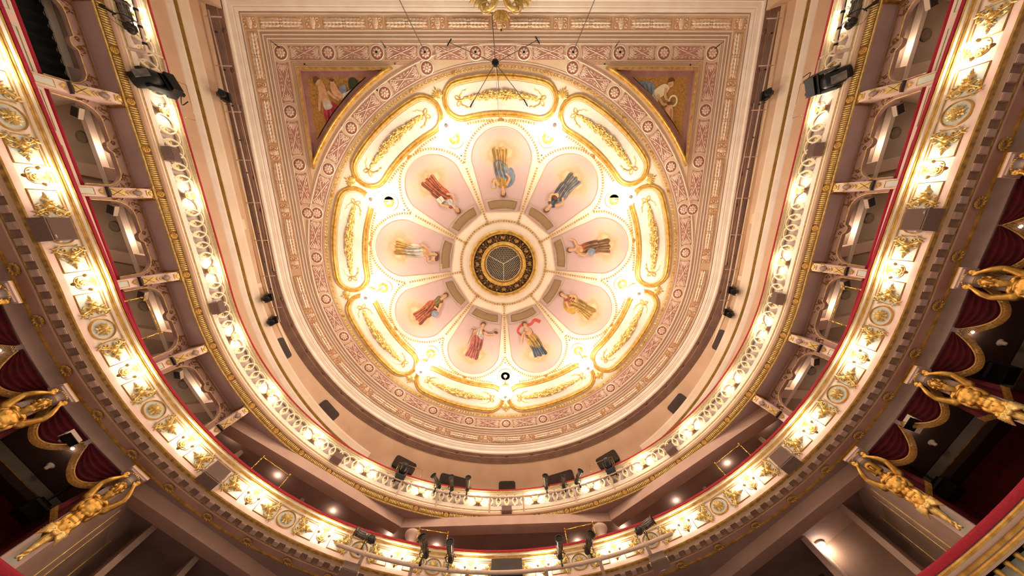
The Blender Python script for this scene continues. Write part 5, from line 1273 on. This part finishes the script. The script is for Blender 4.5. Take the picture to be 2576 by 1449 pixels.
# loudspeakers on the balcony fronts
def speaker(M, w, h, d, lab, grp, badge=False):
    t = thing('loudspeaker', lab, 'speaker', M, grp)
    mb = MB(); mb.add(prism_xy([(-w / 2, -d), (w / 2, -d), (w / 2 * .98, 0), (-w / 2 * .98, 0)], -h / 2, h / 2)); mb.build('cabinet', SPKR, t)
    mb = MB(); mb.add(box(0, .006, 0, w * .92, .014, h * .9)); mb.build('grille', mat('speaker_grille', '#7A6055', '#6C5349', .8, 0, 120, .6, 400), t)
    if badge: MB().add(box(-w * .32, .015, -h * .38, .07, .006, .03)).build('badge', CHROME, t)
    for g in (-1, 1): MB().add(box(g * (w / 2 + .02), -d * .5, 0, .03, .08, .05)).build('lug', CREAM, t)
    MB().add(box(0, -d - .05, 0, .12, .12, .06)).build('bracket', CREAM, t)
for sg in (-1, 1):
    sd = side(sg)
    for s, n in ((19.55, 'beside the moving head end of the %s'), (14.68, 'half way along the %s'), (7.4, 'near the rear bend of the %s')):
        speaker(C3.frame(sg * s, -.22, 9.80) @ RX(.3), .40, .34, .22, 'taupe speaker on the ring balustrade ' + n % sd + ' side', 'speakers on the upper balcony')
    for s, n in ((17.14, 'on the straight part of the %s'), (9.78, 'in the bend of the %s')):
        speaker(C2.frame(sg * s, -.28, 7.03) @ RX(.25), .52, .50, .3, 'square taupe speaker covering a medallion ' + n % sd + ' side', 'speakers on the middle balcony', True)
speaker(C3.frame(0, -.16, 9.56) @ RX(.15), .42, .26, .16, 'small taupe speaker under the pipe at the upper rear centre', 'speakers on the upper balcony')
speaker(C2.frame(4.85, -.28, 6.55) @ RX(.5), .5, .34, .24, 'taupe speaker hanging under the middle pipe, right end', 'speakers under the middle pipe')
speaker(C2.frame(-4.9, -.28, 6.55) @ RX(.5), .5, .34, .24, 'taupe speaker hanging under the middle pipe, left end', 'speakers under the middle pipe')
# dark screen at the middle rear centre
t = thing('monitor_screen', 'large dark flat screen on the middle rear balcony front', 'screen', C2.frame(0, -.22, 7.12) @ RX(.25))
MB().add(box(0, 0, 0, 1.02, .06, .58)).build('case', DARKG, t); MB().add(box(0, .032, .0, .98, .008, .53)).build('panel', mat('screen_panel', '#3E332D', '#382D28', .75), t)
MB().add(box(-.4, .035, -.275, .1, .01, .02)).build('status_led', mat('red_led', '#C83040', '#B02030', .4), t)
# brass guard rails standing on the crimson rails
def guard(C, s0, s1, z, h, r, lab, grp, knob=True):
    t = thing('guard_rail', lab, 'railing', None, grp)
    for s in (s0, s1):
        p = C.pt(s, .06, z); q = C.pt(s, .03, z + h); mb = MB().add(bar(p, q, r, 8))
        if knob:
            for f_ in (.0, .12, .35, .8, 1.): mb.add(ell(tuple(p[i] + (q[i] - p[i]) * f_ for i in range(3)), r * 1.9, 8, 6))
        mb.build('post', BRASS, t, True)
    MB().add(bar(C.pt(s0, .03, z + h * (.93 if knob else 1)), C.pt(s1, .03, z + h * (.93 if knob else 1)), r * .9, 8)).build('top_bar', BRASS, t, True)
for sg in (-1, 1):
    for a, b, n in ((14.1, 15.2, 'in front of the second box on the %s'), (8.1, 9.15, 'at the %s bend of the rear gallery'), (2.15, 3.2, 'beside the %s gallery column')):
        guard(C2, sg * a, sg * b, 7.76, .54, .016, 'brass guard on the middle crimson rail ' + n % side(sg), 'brass guards on the middle rail')
    for a, b, n in ((20.85, 21.9, 'below the %s attic light'), (3.9, 5.0, 'beside the %s rear moving head')):
        guard(C3, sg * a, sg * b, 10.51, .5, .008, 'thin brass hoop on the upper crimson rail ' + n % side(sg), 'thin hoops on the upper rail', False)
# microphone star hanging below the ceiling
t = thing('microphone_star', 'black hub with four microphone arms hanging before the dome', 'microphone'); hub = Vector((-.09, -6.5, 9.45))
MB().add(ell(tuple(hub), .105, 14, 10)).build('hub', BLACK, t, True)
for e in ((-1.36, -7.02, 9.5), (1.10, -7.08, 9.5), (-.79, -5.5, 9.5), (.77, -5.52, 9.5)):
    e = Vector(e); a = MB().add(bar(tuple(hub), tuple(e), .010, 6)).build('arm', mat('thin_steel', '#6A6560', '#55504C', .4, .6), t)
    d = Vector((.05 if e.x > 0 else -.05, .11, -.06)); MB().add(bar(tuple(e - d), tuple(e + d), .018, 8)).add(tube([tuple(e + Vector((.06 * math.cos(i), .06 * math.sin(i), 0))) for i in np.linspace(0, 6, 10)], .004, 4)).build('microphone', BLACK, a)
MB().add(bar(tuple(hub), (-.09, -6.5, 14.2), .006, 5)).build('hanging_wire', mat('thin_steel', '#6A6560'), t)
MB().add(bar(tuple(hub), (-.09, -6.5, 7.4), .010, 5)).build('cable', BLACK, t)
MB().add(tube(spl([tuple(hub), (-.05, -6.3, 9.3), (-.02, -6.05, 9.25), (.0, -5.7, 9.35)], 5), .008, 5)).build('centre_microphone', mat('thin_steel', '#6A6560'), t)
for x, l in ((-3.07, 'left'), (3.04, 'right')):
    tag(MB().add(bar((x, -8.9, 14.0), (x, -8.9, 8.6), .014, 6)).build('steel_cable', mat('thin_steel', '#6A6560')), 'grey steel cable dropping from the %s pierced rosette of the front frieze' % l, 'cable')
for x, n in ((-8.2, 'by the outer left corner rosette'), (-4.27, 'left of the left steel cable'), (4.4, 'right of the right steel cable'), (8.3, 'by the outer right corner rosette')):
    t = thing('hanging_microphone', 'slim black microphone on a fine wire ' + n, 'microphone', T(x, -8.52, 0), 'slim hanging microphones')
    MB().add(bar((0, 0, 12.6), (0, 0, 12.85), .018, 6)).build('body', BLACK, t); MB().add(bar((0, 0, 12.85), (0, 0, 14.0), .003, 4)).build('wire', BLACK, t); MB().add(bar((0, 0, 12.4), (0, 0, 12.58), .010, 6)).build('tip', BLACK, t)
# black lights inside the lower boxes
for (x, y, z), l in (((11.4, 1.3, 5.75), 'black floodlight hanging in the second lower box on the right'), ((11.1, 4.45, 5.65), 'black floodlight hanging in the first lower box on the right'), ((-11.1, 4.3, 5.65), 'black floodlight hanging in the first lower box on the left')):
    t = thing('floodlight', l, 'stage light', T(x, y, z) @ RZ(math.atan2(y, x) + PI / 2))
    MB().add(box(0, 0, 0, .42, .3, .3)).add(box(0, -.02, .18, .3, .2, .08)).build('housing', BLACK, t); MB().add(bar((0, 0, .2), (0, 0, 6.33 - z), .03)).build('stem', BLACK, t); MB().add(box(0, .16, .1, .38, .03, .05)).build('barn_door', DARKG, t)
for x, y, l in ((10.35, 2.9, 'black speaker tucked behind the swags of the first lower box, right'), (-10.35, 2.75, 'black speaker tucked behind the swags of the first lower box, left')):
    t = thing('loudspeaker', l, 'speaker', T(x, y, 6.1) @ RZ(math.atan2(y, x) + PI / 2) @ RX(.4)); MB().add(box(0, 0, 0, .34, .24, .2)).build('cabinet', CREAM, t); MB().add(box(0, .1, -.11, .32, .2, .02)).build('grille', BLACK, t)
t = thing('ceiling_lamp', 'lit round ceiling lamp under the lower right gallery', 'lamp', T(9.62, 7.58, 6.62))
MB().add(lathe([(.16, 0), (.16, .03), (.12, .04)], 16), DNM).build('base', CREAM, t, True)
MB().add(ell((0, 0, -.08), (.13, .13, .08), 14, 8)).build('glass', mat('lit_ceiling_glass', '#FFFFFF', '#FFFFFF', .5, emit=(WARM, 60.)), t, True)

# ================================================================ SWAGGED CURTAINS OF THE LOWER BOXES
def swag_meshes(w, dep):
    n, m = 26, 30; v = []; f = []
    def edge(u): return .10 + dep * (1 - (2 * u - 1) ** 2)
    for j in range(m + 1):
        t = j / m
        for i in range(n + 1):
            u = i / n; c = 1 - (2 * u - 1) ** 2
            y = .05 + .055 * math.sin(t * 5 * 2 * PI) * math.sqrt(c) + .09 * c * t
            v.append(((u - .5) * w, y, -edge(u) * t - .02 * math.cos(t * 5 * 2 * PI) * c))
    for j in range(m):
        for i in range(n): a = j * (n + 1) + i; f.append((a, a + 1, a + n + 2, a + n + 1))
    cl = MB().add((v, f)).mesh('swag_cloth', CRIMD, True)
    fb = MB(); N_ = 84
    fb.add(tube([((u - .5) * w, .10 + .09 * (1 - (2 * u - 1) ** 2), -edge(u)) for u in [i / 30 for i in range(31)]], .018, 5))
    for i in range(N_ + 1):
        u = i / N_; c = 1 - (2 * u - 1) ** 2; x = (u - .5) * w; y = .10 + .09 * c; z = -edge(u); dx = (2 * u - 1) * .05
        fb.add(tube([(x, y, z), (x + dx, y + .02, z - .06), (x + dx * 1.6, y, z - .12)], [.007, .0085, .006], 4))
    return cl, fb.mesh('fringe', mat('gold_fringe', '#B98B48', '#8A6230', .45, .5, 30))
sw_c, sw_f = swag_meshes(1.1, .52)
mb = MB(); v = []; f = []
for j in range(9):
    t = j / 8
    for i in range(13): a = i / 12; v.append(((a - .5) * (.2 + .22 * t), .05 + .03 * math.sin(a * 18), -(.15 + 1.05 * t) + .25 * t * (a if True else 0)))
for j in range(8):
    for i in range(12): a = j * 13 + i; f.append((a, a + 1, a + 14, a + 13))
tl_c = mb.add((v, f)).mesh('tail_cloth', CRIMD, True)
mb = MB()
for i in range(30): a = i / 29; x = (a - .5) * .42; z = -1.2 + .25 * a; mb.add(tube([(x, .06, z), (x, .07, z - .06), (x + .01, .06, z - .12)], [.007, .0085, .006], 4))
tl_f = mb.mesh('fringe', _M['gold_fringe'])
for sg in (-1, 1):
    for k in range(4):
        for j, q in enumerate((-.56, .56)):
            s = sg * (12.2 + 2.44 * k) + q; first = (q * sg < 0)
            t = thing('curtain_swag', '%s dark red fringed swag in the %s lower box on the %s' % ('rear' if first else 'front', ORD[k], side(sg)), 'curtain', C2.frame(s, .80, 6.36), 'red swags of the lower boxes')
            obj('swag_cloth', sw_c, t); obj('fringe', sw_f, t)
        for q in (-1.03, 1.03):
            s = sg * (12.2 + 2.44 * k) + q
            t = thing('curtain_tail', 'dark red fringed curtain tail at the %s pier of the %s lower box, %s' % ('rear' if q * sg < 0 else 'front', ORD[k], side(sg)), 'curtain', C2.frame(s, .84, 6.34) @ SC(1 if q > 0 else -1, 1, 1), 'red tails of the lower boxes')
            obj('tail_cloth', tl_c, t); obj('fringe', tl_f, t)
# ================================================================ GILDED CARYATIDS
def limb(mb, P, R, n=10):
    P = spl(P, 4); R = np.interp(np.linspace(0, 1, len(P)), np.linspace(0, 1, len(R)), R); mb.add(tube(P, list(R), n))
    mb.add(ell(P[0], R[0], 8, 6)); mb.add(ell(P[-1], R[-1], 8, 6))
def fuse(mb, name, m, voxel=.0075, it=4):
    o = mb.build(name, m); md = o.modifiers.new('r', 'REMESH'); md.mode = 'VOXEL'; md.voxel_size = voxel; md.use_smooth_shade = True
    sm = o.modifiers.new('s', 'SMOOTH'); sm.factor = .5; sm.iterations = it
    dg = bpy.context.evaluated_depsgraph_get(); dg.update()
    me = bpy.data.meshes.new_from_object(o.evaluated_get(dg)); old = o.data; bpy.data.objects.remove(o); bpy.data.meshes.remove(old)
    me.name = name
    if len(me.materials) == 0: me.materials.append(m)
    me.polygons.foreach_set('use_smooth', [True] * len(me.polygons)); return me
STAT = mat('statue_gilding', '#E0B25C', '#A8742E', .36, .8, 6, .12, 30)
def body_mesh(beard):
    b = MB(); E = lambda x, y, z, rx, ry, rz, n=12: b.add(ell((x, y, z), (rx, ry, rz), n, max(6, n * 2 // 3)))
    E(0, 0, 5.48, .215, .13, .21, 16); E(0, .0, 5.22, .155, .105, .17, 14); E(0, .0, 5.02, .17, .12, .13, 14); E(0, -.03, 5.62, .15, .09, .09)
    E(0, .02, 4.92, .15, .11, .12)
    for g in (-1, 1):
        E(g * .085, .078, 5.53, .10, .052, .085); E(g * .175, -.01, 5.45, .065, .085, .16); E(g * .24, .0, 5.62, .095, .09, .095); E(g * .10, .02, 5.69, .09, .06, .05)
        E(g * .088, .143, 5.49, .013, .010, .010, 6)
        for z, w in ((5.37, .055), (5.285, .055), (5.20, .055)): E(g * .046, .092, z, w * .95, .02, .05)
        E(g * .05, .075, 5.09, .07, .042, .09); E(g * .128, .05, 5.17, .05, .05, .10); E(g * .12, .075, 5.40, .06, .03, .05); E(g * .13, .06, 5.02, .07, .05, .07)
        # arms raised to the capital
        limb(b, [(g * .235, .0, 5.63), (g * .285, .035, 5.73), (g * .325, .075, 5.85)], [.09, .078, .062]); E(g * .295, .05, 5.74, .062, .06, .09)
        limb(b, [(g * .325, .075, 5.85), (g * .28, .125, 5.96), (g * .195, .15, 6.085)], [.062, .058, .036]); E(g * .30, .105, 5.925, .05, .052, .075)
        # hand: palm, four fingers laid on the drum, thumb at the side
        px, py, pz = g * .175, .158, 6.125; E(px, py, pz, .042, .022, .05, 10); limb(b, [(g * .195, .15, 6.085), (px, py, pz)], [.034, .03])
        for i, L in enumerate((.075, .09, .085, .065)):
            fx = px + g * (.042 - .028 * i); limb(b, [(fx, py + .002, pz + .035), (fx - g * .006, py + .012, pz + .045 + L * .5), (fx - g * .016, py - .006, pz + .045 + L)], [.0125, .012, .010], 8)
        limb(b, [(px - g * .03, py - .005, pz - .01), (px - g * .065, py + .004, pz + .02), (px - g * .08, py - .004, pz + .06)], [.015, .013, .010], 8)
        # neck tendons and ears
        limb(b, [(g * .045, .05, 5.665), (g * .05, .02, 5.80)], [.02, .018]); 
    limb(b, [(0, -.01, 5.62), (0, .015, 5.84)], [.095, .075]); E(0, .105, 5.14, .014, .03, .012, 6)
    limb(b, [(-.16, .055, 5.675), (0, .075, 5.655), (.16, .055, 5.675)], [.018, .016, .018])
    # head
    k0 = len(b.v)
    E(0, .02, 5.965, .088, .105, .115, 16); E(0, .06, 5.88, .064, .062, .075); E(0, .085, 5.825, .034, .034, .026, 8)
    limb(b, [(0, .118, 5.975), (0, .142, 5.925), (0, .133, 5.912)], [.014, .019, .017], 8)
    for g in (-1, 1):
        E(g * .088, .01, 5.93, .016, .026, .036, 8); E(g * .02, .125, 5.912, .012, .012, .010, 6); E(g * .04, .108, 5.965, .02, .012, .012, 8); limb(b, [(g * .016, .122, 5.988), (g * .06, .098, 5.99)], [.011, .010], 6)
        E(g * .055, .085, 5.92, .03, .03, .034, 8)
    limb(b, [(-.026, .108, 5.876), (0, .12, 5.88), (.026, .108, 5.876)], [.007, .009, .007], 6); limb(b, [(-.022, .108, 5.858), (0, .118, 5.857), (.022, .108, 5.858)], [.008, .011, .008], 6)
    if beard:
        r_ = random.Random(9)
        for i in range(60):
            a = r_.uniform(-1.2, 1.2); t = r_.uniform(0, 1); E(.075 * math.sin(a) * (1 - .35 * t), .045 + .075 * math.cos(a) * (1 - .2 * t), 5.865 - .10 * t, .019, .017, .022, 6)
        for g in (-1, 1): limb(b, [(0, .125, 5.893), (g * .035, .112, 5.878), (g * .05, .095, 5.85)], [.008, .011, .009], 6)
    H = T(0, .025, 5.79) @ RX(-.30) @ SC(1.16, 1.12, 1.14) @ T(0, -.015, -5.83); A = MB().add((b.v[k0:], []), H); b.v[k0:] = A.v
    return fuse(b, 'body', STAT, .0075, 13)
def hair_mesh(curly):
    h = MB(); r_ = random.Random(4)
    if curly:
        for i in range(150):
            a = r_.uniform(0, 2 * PI); t = r_.uniform(-.15, 1); cz = math.sin(t * PI / 2); cr = math.cos(t * PI / 2)
            y = math.sin(a) * .115 * cr + .02
            if y > .075 and t < .45: continue
            h.add(ell((math.cos(a) * .098 * cr, y, 5.975 + .115 * cz), r_.uniform(.016, .025), 7, 5))
    else:
        for i in range(34):
            a = 2 * PI * i / 34
            if PI * .36 < a < PI * .64: P = [(0, .0, 6.09), (math.cos(a) * .05, .10, 6.06), (math.cos(a) * .075, .125, 6.02)]
            else: P = [(0, .0, 6.09), (math.cos(a) * .08, math.sin(a) * .09 + .02, 6.05), (math.cos(a) * .104, math.sin(a) * .115 + .015, 5.96), (math.cos(a) * .10, math.sin(a) * .10 + .01, 5.86)]
            limb(h, P, [.014, .017, .012], 6)
    h.add(ell((0, .012, 5.985), (.092, .104, .112), 12, 8)); return fuse(MB().add((h.v, h.f), T(0, .025, 5.79) @ RX(-.30) @ SC(1.16, 1.12, 1.14) @ T(0, -.015, -5.83)), 'hair', STAT, .008, 2)
cb = [body_mesh(True), body_mesh(False)]; ch = [hair_mesh(True), hair_mesh(False)]
mb = MB(); mb.add(box(0, 0, 6.345, .50, .42, .05)); mb.add(box(0, 0, 6.305, .42, .36, .03)); c_ab = mb.mesh('abacus', PINKP)
mb = MB(); mb.add(bar((-.25, .205, 6.37), (.25, .205, 6.37), .012, 6)); c_abg = mb.mesh('gilt_edge', GOLD)
mb = MB(); mb.add(lathe([(.13, 6.08), (.135, 6.12), (.15, 6.13), (.15, 6.15), (.14, 6.16), (.145, 6.22), (.18, 6.26), (.195, 6.29)], 22)); c_dr = mb.mesh('capital_drum', mat('stone_mauve', '#B39A90', '#A58B82', .5), True)
mb = MB()
for i in range(24): mb.add(ell((.19, 0, 6.265), (.014, .018, .026), 6, 5), RZ(2 * PI * i / 24))
mb.add(tube([(.152 * math.cos(2 * PI * i / 20), .152 * math.sin(2 * PI * i / 20), 6.14) for i in range(20)], .008, 5, True)); c_eg = mb.mesh('egg_and_dart', GOLD, True)
# knotted loincloth and tapering sheath
mb = MB()
for g in (-1, 1):
    for i in range(7):
        a = -.9 + .32 * i
        limb(mb, [(g * .03, .13, 4.90), (g * (.10 + .05 * math.cos(a)), .15, 4.90 + .06 * math.sin(a)), (g * (.19 + .03 * math.cos(a)), .09, 4.89 + .13 * math.sin(a))], [.016, .028, .012], 7)
    limb(mb, [(g * .04, .15, 4.93), (g * .10, .15, 4.97), (g * .165, .08, 5.0)], [.024, .022, .018])
limb(mb, [(-.05, .165, 4.90), (0, .18, 4.88), (.05, .165, 4.90)], [.026, .034, .026]); limb(mb, [(-.16, .02, 4.95), (-.1, .11, 4.93), (.1, .11, 4.93), (.16, .02, 4.95)], [.03, .035, .035, .03])
c_lo = fuse(mb, 'loincloth', GOLDB, .006, 3)
mb = MB()
for i in range(7):
    a = PI * (-.05 + 1.1 * i / 6); limb(mb, [(.075 * math.cos(a), .085 + .05 * math.sin(a), 4.92), (.058 * math.cos(a), .075 + .045 * math.sin(a), 4.72), (.035 * math.cos(a), .07 + .04 * math.sin(a), 4.56)], [.022, .018, .014], 8)
mb.add(lathe([(.05, 4.55), (.075, 4.92)], 12), T(0, .08, 0))
for i in range(9): t = i / 8; mb.add(ell((.035 * math.sin(5 * t), .10 + .02 * math.cos(5 * t), 4.57 - .12 * t), (.028, .028, .026), 8, 6)); mb.add(ell((-.035 * math.sin(5 * t), .10, 4.57 - .12 * t), (.024, .026, .024), 8, 6))
c_sh = fuse(mb, 'sheath', GOLDB, .008, 1)
for sg in (-1, 1):
    for k in range(4):
        v_ = 1 if (sg > 0 and k == 0) else 0
        pos = ['at the lower %s end, next to the open gallery', 'second from the bottom on the %s', 'third from the bottom on the %s', 'topmost on the %s, cut by the picture edge'][k] % side(sg)
        t = thing('caryatid', 'gilded %s male caryatid ' % ('curly-haired bearded' if v_ == 0 else 'smooth-haired') + pos, 'statue', C2.frame(sg * (10.98 + 2.44 * k), .50, 0), 'gilded caryatids')
        for me, nm in ((cb[v_], 'body'), (ch[v_], 'hair'), (c_lo, 'loincloth'), (c_sh, 'sheath'), (c_ab, 'abacus'), (c_abg, 'gilt_edge'), (c_dr, 'capital_drum'), (c_eg, 'egg_and_dart')): obj(nm, me, t)
